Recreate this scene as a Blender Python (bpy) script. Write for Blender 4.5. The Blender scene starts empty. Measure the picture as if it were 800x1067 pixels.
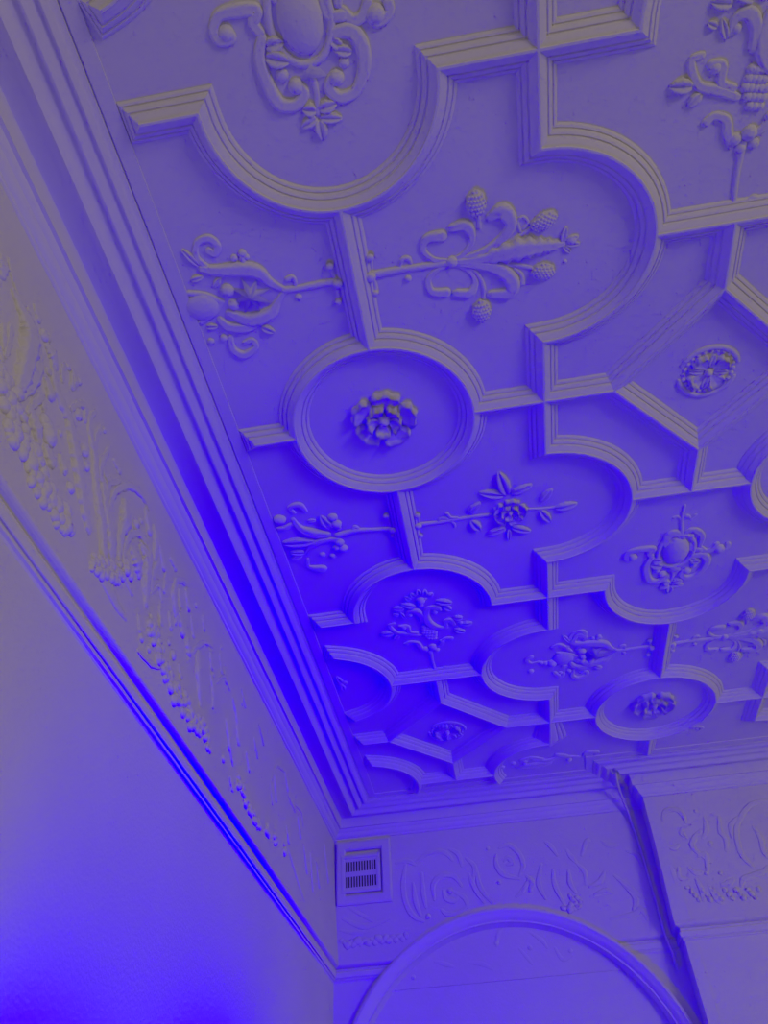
import bpy, bmesh, math, random
from mathutils import Vector, Matrix
random.seed(7)
S = bpy.context.scene
COL = S.collection
PI = math.pi
XWALL = -0.767                    # plane of the left wall

# ------------------------------------------------------------------ camera
CREST = 3.57                      # height of the crests of the plaster ribs
ZC = CREST + 0.04                 # the flat ceiling
cam_data = bpy.data.cameras.new('camera')
cam = bpy.data.objects.new('camera', cam_data)
COL.objects.link(cam)
cam_data.sensor_fit = 'HORIZONTAL'
cam_data.sensor_width = 36.0
cam_data.lens = 36.0 * 806.11 / 800.0
cam_data.clip_start = 0.01
cam.matrix_world = Matrix(((0.9865497845, 0.1413135419, 0.0821584178, 0.1647261881),
                           (0.1581811289, -0.6986181511, -0.6977903764, -1.5477104174),
                           (-0.0412098677, 0.7014008568, -0.7115747220, CREST - 1.9664510053),
                           (0, 0, 0, 1)))
S.camera = cam

# ------------------------------------------------------------------ world, light, exposure
world = bpy.data.worlds.new('world')
S.world = world
world.use_nodes = True
wb = world.node_tree.nodes['Background']
wb.inputs['Color'].default_value = (1.0, 0.86, 0.84, 1)
# light of the room: brighter from the windows' height, dimmer from the floor
wt = world.node_tree
wtc = wt.nodes.new('ShaderNodeTexCoord')
wsep = wt.nodes.new('ShaderNodeSeparateXYZ')
wmr = wt.nodes.new('ShaderNodeMapRange')
wmr.inputs['From Min'].default_value = -1.0
wmr.inputs['From Max'].default_value = 0.1
wmr.inputs['To Min'].default_value = 0.07
wmr.inputs['To Max'].default_value = 0.27
wt.links.new(wtc.outputs['Generated'], wsep.inputs[0])
wt.links.new(wsep.outputs['Z'], wmr.inputs['Value'])
wt.links.new(wmr.outputs['Result'], wb.inputs['Strength'])


def lamp(name, kind, loc, target, energy, color, **kw):
    d = bpy.data.lights.new(name, kind)
    for k, v in kw.items():
        setattr(d, k, v)
    d.energy = energy
    d.use_nodes = True
    nt = d.node_tree
    em = nt.nodes['Emission']
    # the colour goes in as numbers: the deep blue of an LED lies outside the sRGB
    # gamut, so its red and green components are slightly negative
    cx = nt.nodes.new('ShaderNodeCombineXYZ')
    for i in range(3):
        cx.inputs[i].default_value = color[i]
    nt.links.new(cx.outputs[0], em.inputs['Color'])
    o = bpy.data.objects.new(name, d)
    COL.objects.link(o)
    o.location = loc
    o.rotation_euler = (Vector(target) - Vector(loc)).to_track_quat('-Z', 'Y').to_euler()
    return o


# blue LED uplighter standing close to the left wall
lamp('led_uplighter', 'SPOT', (-0.50, 1.18, 1.24), (-0.42, 1.42, ZC), 192.0, (-0.105, -0.145, 1.0),
     spot_size=math.radians(170), spot_blend=1.0, shadow_soft_size=0.10)
# a second LED close to the same wall, washing its lower left part
lamp('led_wall_washer', 'SPOT', (-0.40, -0.02, 1.36), (XWALL, 0.12, 1.84), 60.0, (-0.105, -0.145, 1.0),
     spot_size=math.radians(78), spot_blend=1.0, shadow_soft_size=0.08)
# daylight from the window behind the photographer
lamp('window_daylight', 'AREA', (6.5, -6.0, 0.3), (0.2, 1.2, 3.2), 104.0, (1.0, 0.86, 0.80),
     shape='RECTANGLE', size=1.8, size_y=2.2)

S.view_settings.view_transform = 'Standard'
S.view_settings.look = 'None'
S.view_settings.exposure = 0.0
S.view_settings.gamma = 1.0
S.view_settings.use_curve_mapping = False

# ------------------------------------------------------------------ materials


def plaster(name, color, bump=0.25, scale=60.0, rough=0.75, dirt=0.06):
    m = bpy.data.materials.new(name)
    m.use_nodes = True
    nt = m.node_tree
    b = nt.nodes['Principled BSDF']
    b.inputs['Roughness'].default_value = rough
    b.inputs['Specular IOR Level'].default_value = 0.25
    tc = nt.nodes.new('ShaderNodeTexCoord')
    n1 = nt.nodes.new('ShaderNodeTexNoise')
    n1.inputs['Scale'].default_value = 2.3
    n1.inputs['Detail'].default_value = 6
    nt.links.new(tc.outputs['Object'], n1.inputs['Vector'])
    cr = nt.nodes.new('ShaderNodeValToRGB')
    cr.color_ramp.elements[0].position = 0.3
    cr.color_ramp.elements[1].position = 0.7
    cr.color_ramp.elements[0].color = tuple(c * (1 - dirt) for c in color) + (1,)
    cr.color_ramp.elements[1].color = tuple(color) + (1,)
    nt.links.new(n1.outputs['Fac'], cr.inputs['Fac'])
    nt.links.new(cr.outputs['Color'], b.inputs['Base Color'])
    n2 = nt.nodes.new('ShaderNodeTexNoise')
    n2.inputs['Scale'].default_value = scale
    n2.inputs['Detail'].default_value = 4
    nt.links.new(tc.outputs['Object'], n2.inputs['Vector'])
    bp = nt.nodes.new('ShaderNodeBump')
    bp.inputs['Strength'].default_value = bump
    bp.inputs['Distance'].default_value = 0.003
    nt.links.new(n2.outputs['Fac'], bp.inputs['Height'])
    nt.links.new(bp.outputs['Normal'], b.inputs['Normal'])
    return m


M_CEIL = plaster('ceiling_plaster', (0.80, 0.78, 0.74), 0.2, 45)
M_RIB = plaster('rib_plaster', (0.82, 0.80, 0.76), 0.2, 80)
M_ORN = plaster('ornament_plaster', (0.82, 0.80, 0.75), 0.35, 90)
M_WALL = plaster('wall_paint', (0.79, 0.77, 0.74), 0.35, 110)
M_FRIEZE = plaster('frieze_plaster', (0.80, 0.78, 0.71), 0.35, 70)
M_TRIM = plaster('cornice_paint', (0.82, 0.80, 0.76), 0.15, 60)
M_CABLE = plaster('painted_cable', (0.74, 0.72, 0.68), 0.1, 60, 0.5)
M_GRILLE = plaster('grille_paint', (0.76, 0.74, 0.70), 0.1, 60, 0.5)
M_SLOT_SHADE = plaster('slot_shade', (0.10, 0.09, 0.09), 0.1, 40, 0.9)  # near-black colour stands in for the shade behind the vent slots

# ------------------------------------------------------------------ helpers


def new_obj(name, me, mat, parent=None, smooth=True):
    o = bpy.data.objects.new(name, me)
    COL.objects.link(o)
    me.materials.append(mat)
    if smooth:
        me.polygons.foreach_set('use_smooth', [True] * len(me.polygons))
    if parent:
        o.parent = parent
    return o


def mesh_of(verts, faces, name='mesh'):
    me = bpy.data.meshes.new(name)
    me.from_pydata([tuple(v) for v in verts], [], faces)
    bm = bmesh.new()
    bm.from_mesh(me)
    bmesh.ops.remove_doubles(bm, verts=bm.verts, dist=1e-6)
    bmesh.ops.recalc_face_normals(bm, faces=bm.faces)
    bm.to_mesh(me)
    bm.free()
    return me


def tag(o, label, cat, group=None, kind=None):
    if label:
        o['label'] = label
    if cat:
        o['category'] = cat
    if group:
        o['group'] = group
    if kind:
        o['kind'] = kind
    return o


def struct(o, label=None):
    o['kind'] = 'structure'
    if label:
        o['label'] = label
    return o


def sharp(o, ang=28):
    """mark sharp edges so that moulded arrises stay crisp"""
    me = o.data
    bm = bmesh.new()
    bm.from_mesh(me)
    for e in bm.edges:
        if len(e.link_faces) == 2 and e.calc_face_angle(0) > math.radians(ang):
            e.smooth = False
    bm.to_mesh(me)
    bm.free()


def offsets(path, closed=False):
    """per vertex: right-hand mitre vector of a 2D path"""
    n = len(path)
    out = []
    for i in range(n):
        p = Vector(path[i])
        a = Vector(path[i - 1]) if (i > 0 or closed) else None
        b = Vector(path[(i + 1) % n]) if (i < n - 1 or closed) else None
        d1 = (p - a).normalized() if a is not None else None
        d2 = (b - p).normalized() if b is not None else None
        if d1 is None:
            d1 = d2
        if d2 is None:
            d2 = d1
        n1 = Vector((d1.y, -d1.x))
        n2 = Vector((d2.y, -d2.x))
        m = (n1 + n2)
        m = m / max(0.2, m.length_squared) * 2 if m.length > 1e-6 else n1
        out.append((p, m, d1, d2))
    return out


def sweep_poly(path, poly):
    """closed profile polygon (d to the right of the path, z) swept along an open path, capped"""
    st = offsets(path)
    V, F = [], []
    k = len(poly)
    for p, m, _, _ in st:
        for d, z in poly:
            q = p + m * d
            V.append((q.x, q.y, z))
    for i in range(len(st) - 1):
        for j in range(k):
            a, b = i * k + j, i * k + (j + 1) % k
            F.append((a, b, b + k, a + k))
    F.append(tuple(range(k)))
    F.append(tuple((len(st) - 1) * k + j for j in range(k - 1, -1, -1)))
    return mesh_of(V, F)


def box_mesh(x0, x1, y0, y1, z0, z1):
    V = [(x, y, z) for x in (x0, x1) for y in (y0, y1) for z in (z0, z1)]
    F = [(0, 1, 3, 2), (4, 6, 7, 5), (0, 4, 5, 1), (2, 3, 7, 6), (0, 2, 6, 4), (1, 5, 7, 3)]
    return mesh_of(V, F)


def boolean(o, cutter, op='DIFFERENCE'):
    md = o.modifiers.new('b', 'BOOLEAN')
    md.object = cutter
    md.operation = op
    md.solver = 'EXACT'
    dg = bpy.context.evaluated_depsgraph_get()
    dg.update()
    me = bpy.data.meshes.new_from_object(o.evaluated_get(dg))
    o.modifiers.clear()
    o.data = me


def arc(cx, cy, r, a0, a1, n):
    return [(cx + r * math.cos(a0 + (a1 - a0) * i / n), cy + r * math.sin(a0 + (a1 - a0) * i / n)) for i in range(n + 1)]

# relief ornament tables: strokes (S), leaves (L), balls (B) in metres on their surface
D = {
 'strawberry_spray': [
  ('S','stem',[(0.0391,0.0049),(0.1009,0.0086),(0.1897,0.0064),(0.274,0.0032)],[0.013,0.011,0.01,0.009]),
  ('B','knob',(0.0513,0.0608),0.013),
  ('S','twig',[(0.0507,0.0575),(0.0514,0.0333),(0.0451,0.0064)],[0.006,0.005,0.006]),
  ('B','knob',(0.0432,0.005),0.017),
  ('S','twig',[(0.0447,0.0039),(0.0518,-0.0215),(0.0496,-0.0446)],[0.006,0.006,0.009]),
  ('B','knob',(0.049,-0.0481),0.011),
  ('S','bud',[(0.1256,0.0111),(0.1372,0.0349),(0.1535,0.0371),(0.1595,0.0223)],[0.005,0.008,0.008,0.005]),
  ('B','bud',(0.1453,-0.0225),0.012),
  ('B','knot',(0.2718,0.0053),0.017),
  ('S','plume',[(0.274,0.0032),(0.3499,-0.0002),(0.4062,0.0067),(0.4619,0.0119),(0.5091,0.0084),(0.5484,0.0047),(0.5799,0.004)],[0.008,0.015,0.027,0.032,0.024,0.017,0.008]),
  ('L','leaf',(0.4343,0.0135),(0.5005,-0.0241),0.028),
  ('L','leaf',(0.406,0.0033),(0.4529,-0.0155),0.02),
  ('L','leaf',(0.4777,0.0116),(0.5483,-0.0139),0.022),
  ('L','leaf',(0.5759,0.0047),(0.5874,0.0538),0.02),
  ('L','leaf',(0.5838,0.0092),(0.6227,0.0188),0.022),
  ('L','leaf',(0.5838,0.0008),(0.627,-0.0045),0.018),
  ('L','leaf',(0.5783,-0.0024),(0.5998,-0.0275),0.016),
  ('B','bud',(0.6033,0.0098),0.016),
  ('B','bud',(0.5841,-0.0505),0.007),
  ('S','scroll',[(0.2706,0.009),(0.2237,0.021),(0.198,0.0537),(0.2113,0.0846),(0.2506,0.085)],[0.006,0.008,0.009,0.013,0.017]),
  ('S','scroll',[(0.2788,0.011),(0.3123,0.0288),(0.3333,0.0627),(0.3186,0.1021),(0.2821,0.1021)],[0.006,0.008,0.01,0.017,0.013]),
  ('S','scroll',[(0.2826,0.0086),(0.3513,0.0192),(0.4082,0.045),(0.4382,0.0846),(0.4186,0.124),(0.3827,0.113)],[0.006,0.01,0.014,0.018,0.024,0.012]),
  ('S','twig',[(0.3547,0.0875),(0.3554,0.1195)],[0.006,0.006]),
  ('B','strawberry',(0.3499,0.1581),0.027,0.037,None,0),
  ('S','twig',[(0.2864,0.0061),(0.375,0.0174),(0.4473,0.0421),(0.5026,0.069)],[0.006,0.006,0.006,0.006]),
  ('B','strawberry',(0.5259,0.0778),0.038,0.024,None,20),
  ('S','tendril',[(0.4636,0.0598),(0.4569,0.0893),(0.4726,0.0985),(0.4844,0.082),(0.4716,0.0665)],[0.005,0.005,0.005,0.005,0.005]),
  ('S','scroll',[(0.2695,-0.002),(0.2349,-0.0088),(0.2027,-0.0339),(0.2063,-0.0733),(0.2465,-0.0844)],[0.006,0.008,0.009,0.012,0.015]),
  ('S','scroll',[(0.2774,-0.0035),(0.3118,-0.0246),(0.3323,-0.0638),(0.3141,-0.0968),(0.2756,-0.0916)],[0.006,0.006,0.008,0.015,0.013]),
  ('S','scroll',[(0.2855,-0.0032),(0.3487,-0.0173),(0.4036,-0.0413),(0.4356,-0.0854),(0.4243,-0.117),(0.3733,-0.1132)],[0.008,0.015,0.02,0.022,0.02,0.013]),
  ('S','twig',[(0.3008,-0.0121),(0.3351,-0.0376),(0.3538,-0.084),(0.3511,-0.1221)],[0.006,0.006,0.006,0.006]),
  ('B','strawberry',(0.3426,-0.161),0.027,0.036,None,0),
  ('S','twig',[(0.2935,-0.0038),(0.3885,-0.0237),(0.46,-0.041),(0.4982,-0.0568)],[0.006,0.006,0.006,0.006]),
  ('B','strawberry',(0.5221,-0.0682),0.034,0.025,None,-10),
  ('S','tendril',[(0.4437,-0.0468),(0.463,-0.0698),(0.463,-0.0949)],[0.005,0.006,0.009]),
 ],
 'star_crest': [
  ('S','stem',[(-0.0455,0.0024),(-0.1005,0.0058),(-0.1631,0.0038),(-0.2032,0.0057)],[0.013,0.011,0.01,0.01]),
  ('B','knob',(-0.0621,0.0555),0.013),
  ('S','twig',[(-0.0623,0.0517),(-0.0582,0.0247),(-0.05,0.0046)],[0.006,0.006,0.006]),
  ('B','knob',(-0.0505,0.002),0.017),
  ('S','twig',[(-0.0551,0.0008),(-0.0569,-0.0293),(-0.0604,-0.0528)],[0.006,0.006,0.006]),
  ('B','knob',(-0.0605,-0.0563),0.012),
  ('S','bud',[(-0.1862,0.0361),(-0.1731,0.0391),(-0.1677,0.0234),(-0.1713,0.0086)],[0.009,0.009,0.006,0.005]),
  ('B','bud',(-0.1694,-0.0224),0.012),
  ('S','scroll',[(-0.2002,0.0051),(-0.2358,0.0359),(-0.2625,0.0738),(-0.3012,0.0887),(-0.3608,0.0949),(-0.4087,0.1082)],[0.008,0.013,0.021,0.022,0.018,0.012]),
  ('S','scroll',[(-0.3932,0.1086),(-0.4132,0.1442),(-0.3991,0.1823),(-0.3638,0.1894),(-0.3481,0.1657),(-0.3621,0.1445),(-0.3747,0.1561)],[0.01,0.009,0.009,0.011,0.011,0.01,0.01]),
  ('L','leaf',(-0.4129,0.1142),(-0.4466,0.1754),0.022),
  ('S','scroll',[(-0.2006,0.0039),(-0.23,-0.0251),(-0.2609,-0.058),(-0.3216,-0.0682),(-0.3765,-0.0366)],[0.008,0.01,0.02,0.022,0.012]),
  ('S','scroll',[(-0.2854,-0.077),(-0.3408,-0.0899),(-0.3896,-0.0794),(-0.4084,-0.0521)],[0.008,0.017,0.016,0.01]),
  ('S','scroll',[(-0.3966,-0.1127),(-0.4008,-0.1549),(-0.3736,-0.18),(-0.3332,-0.1599),(-0.3374,-0.135),(-0.3605,-0.1397)],[0.008,0.012,0.014,0.01,0.009,0.009]),
  ('B','bud',(-0.3142,0.1231),0.012),
  ('B','bud',(-0.2884,0.1324),0.014),
  ('B','bud',(-0.281,0.1203),0.011),
  ('S','twig',[(-0.2923,0.1191),(-0.2927,0.0968)],[0.009,0.009]),
  ('L','leaf',(-0.3007,-0.0974),(-0.262,-0.123),0.026),
  ('T','star',(-0.3006,0.0052),0.062),
  ('B','bud',(-0.3613,0.0333),0.024),
  ('B','bud',(-0.3553,-0.0131),0.02),
  ('B','shield',(-0.4438,-0.003),0.05,0.044,0.016,0),
  ('S','shield_rim',[(-0.4694,0.045),(-0.4253,0.0301),(-0.3867,0.0024)],[0.009,0.01,0.009]),
  ('S','shield_rim',[(-0.3867,0.0024),(-0.4209,-0.0248),(-0.4662,-0.0507)],[0.009,0.01,0.009]),
  ('L','leaf',(-0.4523,0.0801),(-0.413,0.0862),0.02),
  ('L','leaf',(-0.3939,0.0494),(-0.3672,0.0745),0.02),
  ('L','leaf',(-0.4577,-0.0682),(-0.4199,-0.0723),0.02),
  ('B','bud',(-0.457,-0.1164),0.012),
  ('B','bud',(-0.4163,-0.1127),0.014),
 ],
 'crown_drop': [
  ('S','scroll',[(-0.403,0.1215),(-0.3799,0.1639),(-0.348,0.1435),(-0.3554,0.1179)],[0.012,0.01,0.012,0.01]),
  ('S','scroll',[(-0.4906,0.0923),(-0.4586,0.1061),(-0.4102,0.0465)],[0.014,0.012,0.01]),
  ('L','leaf',(-0.4828,0.0412),(-0.3934,-0.0),0.03),
  ('B','bud',(-0.4954,-0.0281),0.03),
  ('B','bud',(-0.5241,-0.0247),0.018),
  ('B','bud',(-0.5445,-0.0172),0.014),
  ('S','scroll',[(-0.5567,-0.0072),(-0.5896,-0.0116),(-0.6092,0.019),(-0.5883,0.0389)],[0.008,0.009,0.012,0.012]),
  ('B','bud',(-0.5929,-0.0761),0.018),
  ('S','scroll',[(-0.4835,-0.1127),(-0.4585,-0.1487),(-0.4418,-0.1296)],[0.012,0.014,0.01]),
  ('B','bud',(-0.3601,-0.0436),0.02),
  ('B','bud',(-0.3192,-0.0454),0.022),
 ],
 'rose_spray': [
  ('S','stem',[(0.0435,-0.0085),(0.1199,-0.0118),(0.2136,-0.0088),(0.3148,-0.01)],[0.011,0.009,0.008,0.008]),
  ('B','knob',(0.0502,0.0436),0.014),
  ('S','twig',[(0.0496,0.0389),(0.0512,0.012),(0.0451,-0.0089)],[0.006,0.006,0.006]),
  ('B','knob',(0.0465,-0.0116),0.016),
  ('B','knob',(0.049,-0.0658),0.011),
  ('S','tendril',[(0.1708,-0.0124),(0.1279,-0.0159),(0.1285,0.0048),(0.1513,0.0038),(0.1777,-0.0297),(0.1801,-0.0487)],[0.006,0.006,0.006,0.006,0.006,0.006]),
  ('S','tendril',[(0.1578,0.0266),(0.1683,0.0052),(0.193,-0.0022)],[0.009,0.007,0.006]),
  ('R','rose',(0.3861,-0.0112),0.066),
  ('L','leaf',(0.3827,0.0753),(0.3559,0.2),0.05),
  ('L','leaf',(0.3737,0.0771),(0.2783,0.1122),0.042),
  ('L','leaf',(0.3928,0.0813),(0.4753,0.1157),0.036),
  ('L','leaf',(0.2338,0.0112),(0.2847,0.0648),0.034),
  ('L','leaf',(0.2417,-0.0268),(0.2739,-0.0866),0.04),
  ('L','leaf',(0.3715,-0.0902),(0.2929,-0.1119),0.036),
  ('L','leaf',(0.3851,-0.0905),(0.4643,-0.1293),0.036),
  ('L','leaf',(0.3795,-0.1019),(0.3748,-0.1672),0.02),
  ('S','twig',[(0.4532,-0.0092),(0.5072,-0.0177),(0.553,-0.0186)],[0.006,0.006,0.006]),
  ('L','leaf',(0.5455,-0.0231),(0.6368,-0.013),0.04),
  ('L','leaf',(0.4978,0.0173),(0.5445,0.0817),0.034),
  ('L','leaf',(0.4971,-0.0217),(0.5358,-0.0939),0.036),
 ],
 'leafy_scroll': [
  ('S','stem',[(-0.0474,-0.0128),(-0.1218,-0.0022),(-0.1839,0.0059),(-0.2548,-0.0045)],[0.012,0.01,0.012,0.014]),
  ('B','knob',(-0.0486,-0.0125),0.016),
  ('B','knob',(-0.0627,0.0623),0.014),
  ('S','twig',[(-0.0616,0.0576),(-0.0573,0.0255),(-0.0498,-0.0077)],[0.006,0.006,0.006]),
  ('B','knob',(-0.0559,-0.048),0.008),
  ('S','tendril',[(-0.1961,0.0084),(-0.1859,0.0291),(-0.1731,0.0129),(-0.161,-0.0079)],[0.007,0.007,0.007,0.007]),
  ('S','scroll',[(-0.2921,0.0069),(-0.3452,0.027),(-0.3847,0.0624),(-0.3988,0.1083)],[0.014,0.024,0.015,0.009]),
  ('L','leaf',(-0.2738,0.0334),(-0.2982,0.11),0.04),
  ('B','bud',(-0.2551,0.0925),0.022),
  ('B','bud',(-0.2489,0.0555),0.024),
  ('B','bud',(-0.2783,0.057),0.018),
  ('L','leaf',(-0.2594,0.0259),(-0.2342,0.0345),0.02),
  ('L','leaf',(-0.3529,0.0901),(-0.3171,0.09),0.018),
  ('S','scroll',[(-0.3876,0.1413),(-0.3959,0.1706),(-0.3603,0.1772),(-0.3449,0.1431)],[0.008,0.01,0.014,0.009]),
  ('B','bud',(-0.4466,0.1181),0.028),
  ('S','scroll',[(-0.4618,0.0718),(-0.4365,0.0712),(-0.4107,0.0858)],[0.01,0.013,0.009]),
  ('L','leaf',(-0.4719,-0.0047),(-0.3393,-0.0179),0.05),
  ('S','scroll',[(-0.2608,-0.0275),(-0.3177,-0.0223),(-0.364,-0.0412),(-0.3936,-0.0763)],[0.012,0.014,0.014,0.01]),
  ('B','bud',(-0.2577,-0.0441),0.022),
  ('B','bud',(-0.2517,-0.0787),0.024),
  ('B','bud',(-0.275,-0.0719),0.018),
  ('B','bud',(-0.2981,-0.1137),0.013),
  ('B','bud',(-0.3343,-0.0984),0.015),
  ('L','leaf',(-0.3911,-0.074),(-0.4567,-0.0604),0.03),
  ('L','leaf',(-0.41,-0.0846),(-0.4597,-0.0988),0.03),
  ('S','scroll',[(-0.3954,-0.1122),(-0.4015,-0.1557),(-0.3525,-0.176)],[0.007,0.01,0.02]),
 ],
 'cartouche': [
  ('S','scroll',[(-0.0991,-0.0098),(-0.1156,-0.0481),(-0.1112,-0.1021),(-0.0944,-0.1493),(-0.0586,-0.1589),(-0.0317,-0.1389),(-0.0438,-0.1181)],[0.012,0.014,0.016,0.017,0.015,0.013,0.014]),
  ('B','bud',(-0.0473,-0.1202),0.022),
  ('B','bud',(-0.0732,-0.0908),0.018),
  ('S','scroll',[(0.0595,-0.0278),(0.0999,-0.0286),(0.1203,-0.0625),(0.1172,-0.1091),(0.0893,-0.1531),(0.0501,-0.1608),(0.0294,-0.1373),(0.0411,-0.1164)],[0.014,0.018,0.018,0.016,0.014,0.015,0.014,0.013]),
  ('B','bud',(0.0498,-0.1179),0.022),
  ('B','bud',(0.0733,-0.0899),0.015),
  ('L','leaf',(-0.0982,-0.0278),(-0.0507,-0.0257),0.04),
  ('L','leaf',(-0.1036,-0.0476),(-0.0465,-0.0678),0.045),
  ('L','leaf',(0.0763,-0.0601),(0.0493,-0.0351),0.03),
  ('L','leaf',(0.0975,-0.0715),(0.0531,-0.0588),0.03),
  ('T','point',(-0.0029,-0.0927),0.034),
  ('S','stem',[(-0.0055,-0.1095),(-0.0027,-0.1373),(-0.0095,-0.1867)],[0.009,0.007,0.007]),
  ('L','leaf',(-0.0076,-0.1785),(0.0421,-0.1701),0.036),
  ('L','leaf',(-0.0106,-0.1808),(-0.0453,-0.1702),0.036),
  ('L','leaf',(-0.0099,-0.197),(0.0483,-0.2071),0.028),
  ('L','leaf',(-0.0125,-0.1948),(-0.0571,-0.2121),0.028),
  ('L','leaf',(-0.0095,-0.1982),(-0.0099,-0.2513),0.034),
  ('S','scroll',[(-0.1007,0.0015),(-0.1106,0.022),(-0.0985,0.0444),(-0.1397,0.0504),(-0.1808,0.0477),(-0.2015,0.0226),(-0.1926,0.001),(-0.1672,0.0017),(-0.1728,0.0177)],[0.012,0.014,0.016,0.016,0.013,0.012,0.014,0.013,0.012]),
  ('B','bud',(-0.1756,0.0122),0.022),
  ('S','scroll',[(0.0907,0.0124),(0.1091,-0.0103),(0.1331,-0.0045),(0.1491,0.0219)],[0.01,0.013,0.013,0.012]),
  ('B','bud',(0.1612,-0.0068),0.026),
  ('S','scroll',[(0.1926,0.0121),(0.192,-0.0096),(0.1643,-0.0221),(0.1453,-0.0065)],[0.012,0.012,0.014,0.012]),
  ('S','scroll',[(0.0507,0.0384),(0.0584,0.0081),(0.0888,0.003)],[0.01,0.012,0.014]),
  ('S','stem',[(-0.0,0.2633),(-0.004,0.206),(0.0024,0.1363),(0.0108,0.0862)],[0.006,0.007,0.009,0.012]),
  ('S','tendril',[(-0.0338,0.2053),(-0.0197,0.2075),(-0.004,0.1849)],[0.007,0.006,0.006]),
  ('S','tendril',[(0.0026,0.1878),(0.0149,0.2064),(0.0311,0.1905),(0.0467,0.2042)],[0.006,0.008,0.006,0.007]),
  ('S','scroll',[(0.0047,0.0874),(-0.0166,0.1227),(-0.0453,0.1154),(-0.0508,0.0675),(-0.0321,0.041),(-0.0108,0.0484)],[0.01,0.014,0.015,0.014,0.012,0.012]),
  ('S','scroll',[(0.0145,0.0792),(0.0275,0.1207),(0.06,0.1176),(0.0852,0.0798),(0.083,0.0264)],[0.01,0.012,0.013,0.013,0.01]),
  ('B','bud',(-0.0148,0.0763),0.018),
  ('B','bud',(0.0119,0.0591),0.014),
  ('B','bud',(0.043,0.0885),0.016),
  ('B','boss',(-0.0061,0.0142),0.052,0.076,0.024,0),
 ],
 'grape_palmette': [
  ('S','stem',[(0.0007,0.0426),(-0.0028,0.1127),(0.0003,0.1949)],[0.008,0.008,0.01]),
  ('S','tendril',[(-0.0679,0.0307),(-0.0485,0.0394),(-0.0292,0.022),(-0.0041,0.0273)],[0.01,0.007,0.006,0.006]),
  ('S','tendril',[(-0.0002,0.0351),(0.0203,0.0273),(0.0463,0.0432),(0.065,0.0357)],[0.006,0.006,0.009,0.01]),
  ('B','bud',(-0.0222,0.205),0.02),
  ('B','bud',(0.0114,0.2148),0.024),
  ('B','bud',(0.0271,0.187),0.017),
  ('B','bud',(-0.0044,0.1806),0.017),
  ('S','scroll',[(-0.0297,0.1914),(-0.0433,0.2248),(-0.0509,0.2566),(-0.0811,0.2712),(-0.1003,0.2594)],[0.01,0.014,0.012,0.01,0.012]),
  ('S','scroll',[(0.0198,0.2109),(0.0477,0.2249),(0.0692,0.262),(0.0978,0.2577)],[0.01,0.013,0.011,0.013]),
  ('B','bud',(0.0561,0.248),0.016),
  ('S','scroll',[(-0.0328,0.3069),(-0.0845,0.3308),(-0.1307,0.3505),(-0.1528,0.4049),(-0.1298,0.414)],[0.01,0.013,0.012,0.01,0.009]),
  ('S','scroll',[(-0.0444,0.3288),(-0.0756,0.3453),(-0.0783,0.384),(-0.1049,0.3898)],[0.01,0.012,0.012,0.012]),
  ('B','bud',(-0.0936,0.3807),0.017),
  ('L','leaf',(-0.1395,0.3495),(-0.2015,0.3582),0.04),
  ('L','leaf',(-0.1458,0.3461),(-0.1735,0.3714),0.02),
  ('L','leaf',(-0.1192,0.3306),(-0.1522,0.3036),0.03),
  ('S','scroll',[(-0.011,0.4117),(-0.0111,0.4469),(-0.0301,0.482),(-0.0611,0.4796),(-0.0675,0.4535)],[0.014,0.016,0.017,0.012,0.01]),
  ('B','bud',(-0.057,0.4568),0.014),
  ('S','scroll',[(0.0833,0.3423),(0.0446,0.3545),(0.016,0.3919),(0.0085,0.4427),(0.0236,0.4885),(0.0569,0.4886),(0.0685,0.4681)],[0.01,0.016,0.02,0.017,0.013,0.015,0.012]),
  ('B','bud',(0.0476,0.4562),0.015),
  ('S','scroll',[(0.0863,0.3436),(0.0845,0.3817),(0.1053,0.3913),(0.1188,0.3555)],[0.01,0.012,0.013,0.01]),
  ('L','leaf',(0.1178,0.4044),(0.1631,0.3946),0.036),
  ('L','leaf',(0.1156,0.3229),(0.1645,0.293),0.036),
  ('L','leaf',(0.1466,0.3495),(0.2009,0.3547),0.036),
  ('B','bud',(0.1502,0.3581),0.014),
  ('L','leaf',(0.0564,0.5331),(0.1303,0.5041),0.04),
  ('L','leaf',(0.0903,0.4904),(0.1202,0.457),0.034),
  ('L','leaf',(-0.0242,0.5059),(-0.0853,0.5439),0.034),
  ('L','leaf',(-0.071,0.5088),(-0.1238,0.5201),0.034),
  ('L','leaf',(-0.0757,0.435),(-0.0939,0.4848),0.02),
  ('L','leaf',(-0.0995,0.4659),(-0.1264,0.4809),0.02),
  ('L','leaf',(-0.0393,0.5579),(-0.0628,0.5864),0.026),
  ('L','leaf',(-0.0211,0.5715),(-0.0349,0.6029),0.026),
  ('L','leaf',(-0.003,0.5849),(-0.004,0.6194),0.028),
  ('L','leaf',(0.0177,0.5762),(0.0261,0.6131),0.028),
  ('L','leaf',(0.0347,0.5683),(0.0544,0.5874),0.028),
  ('B','bud',(0.0002,0.5451),0.024),
  ('B','bud',(-0.0037,0.5149),0.015),
  ('L','leaf',(0.0109,0.5428),(0.029,0.5565),0.02),
  ('B','grape',(-0.0073,0.3639),0.0125),
  ('B','grape',(0.0049,0.3612),0.0125),
  ('B','grape',(0.0172,0.3586),0.0125),
  ('B','grape',(-0.0114,0.3447),0.0125),
  ('B','grape',(0.0009,0.3421),0.0125),
  ('B','grape',(0.0132,0.3394),0.0125),
  ('B','grape',(0.0255,0.3367),0.0125),
  ('B','grape',(-0.0155,0.3254),0.0125),
  ('B','grape',(-0.0032,0.3227),0.0125),
  ('B','grape',(0.0092,0.32),0.0125),
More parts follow.
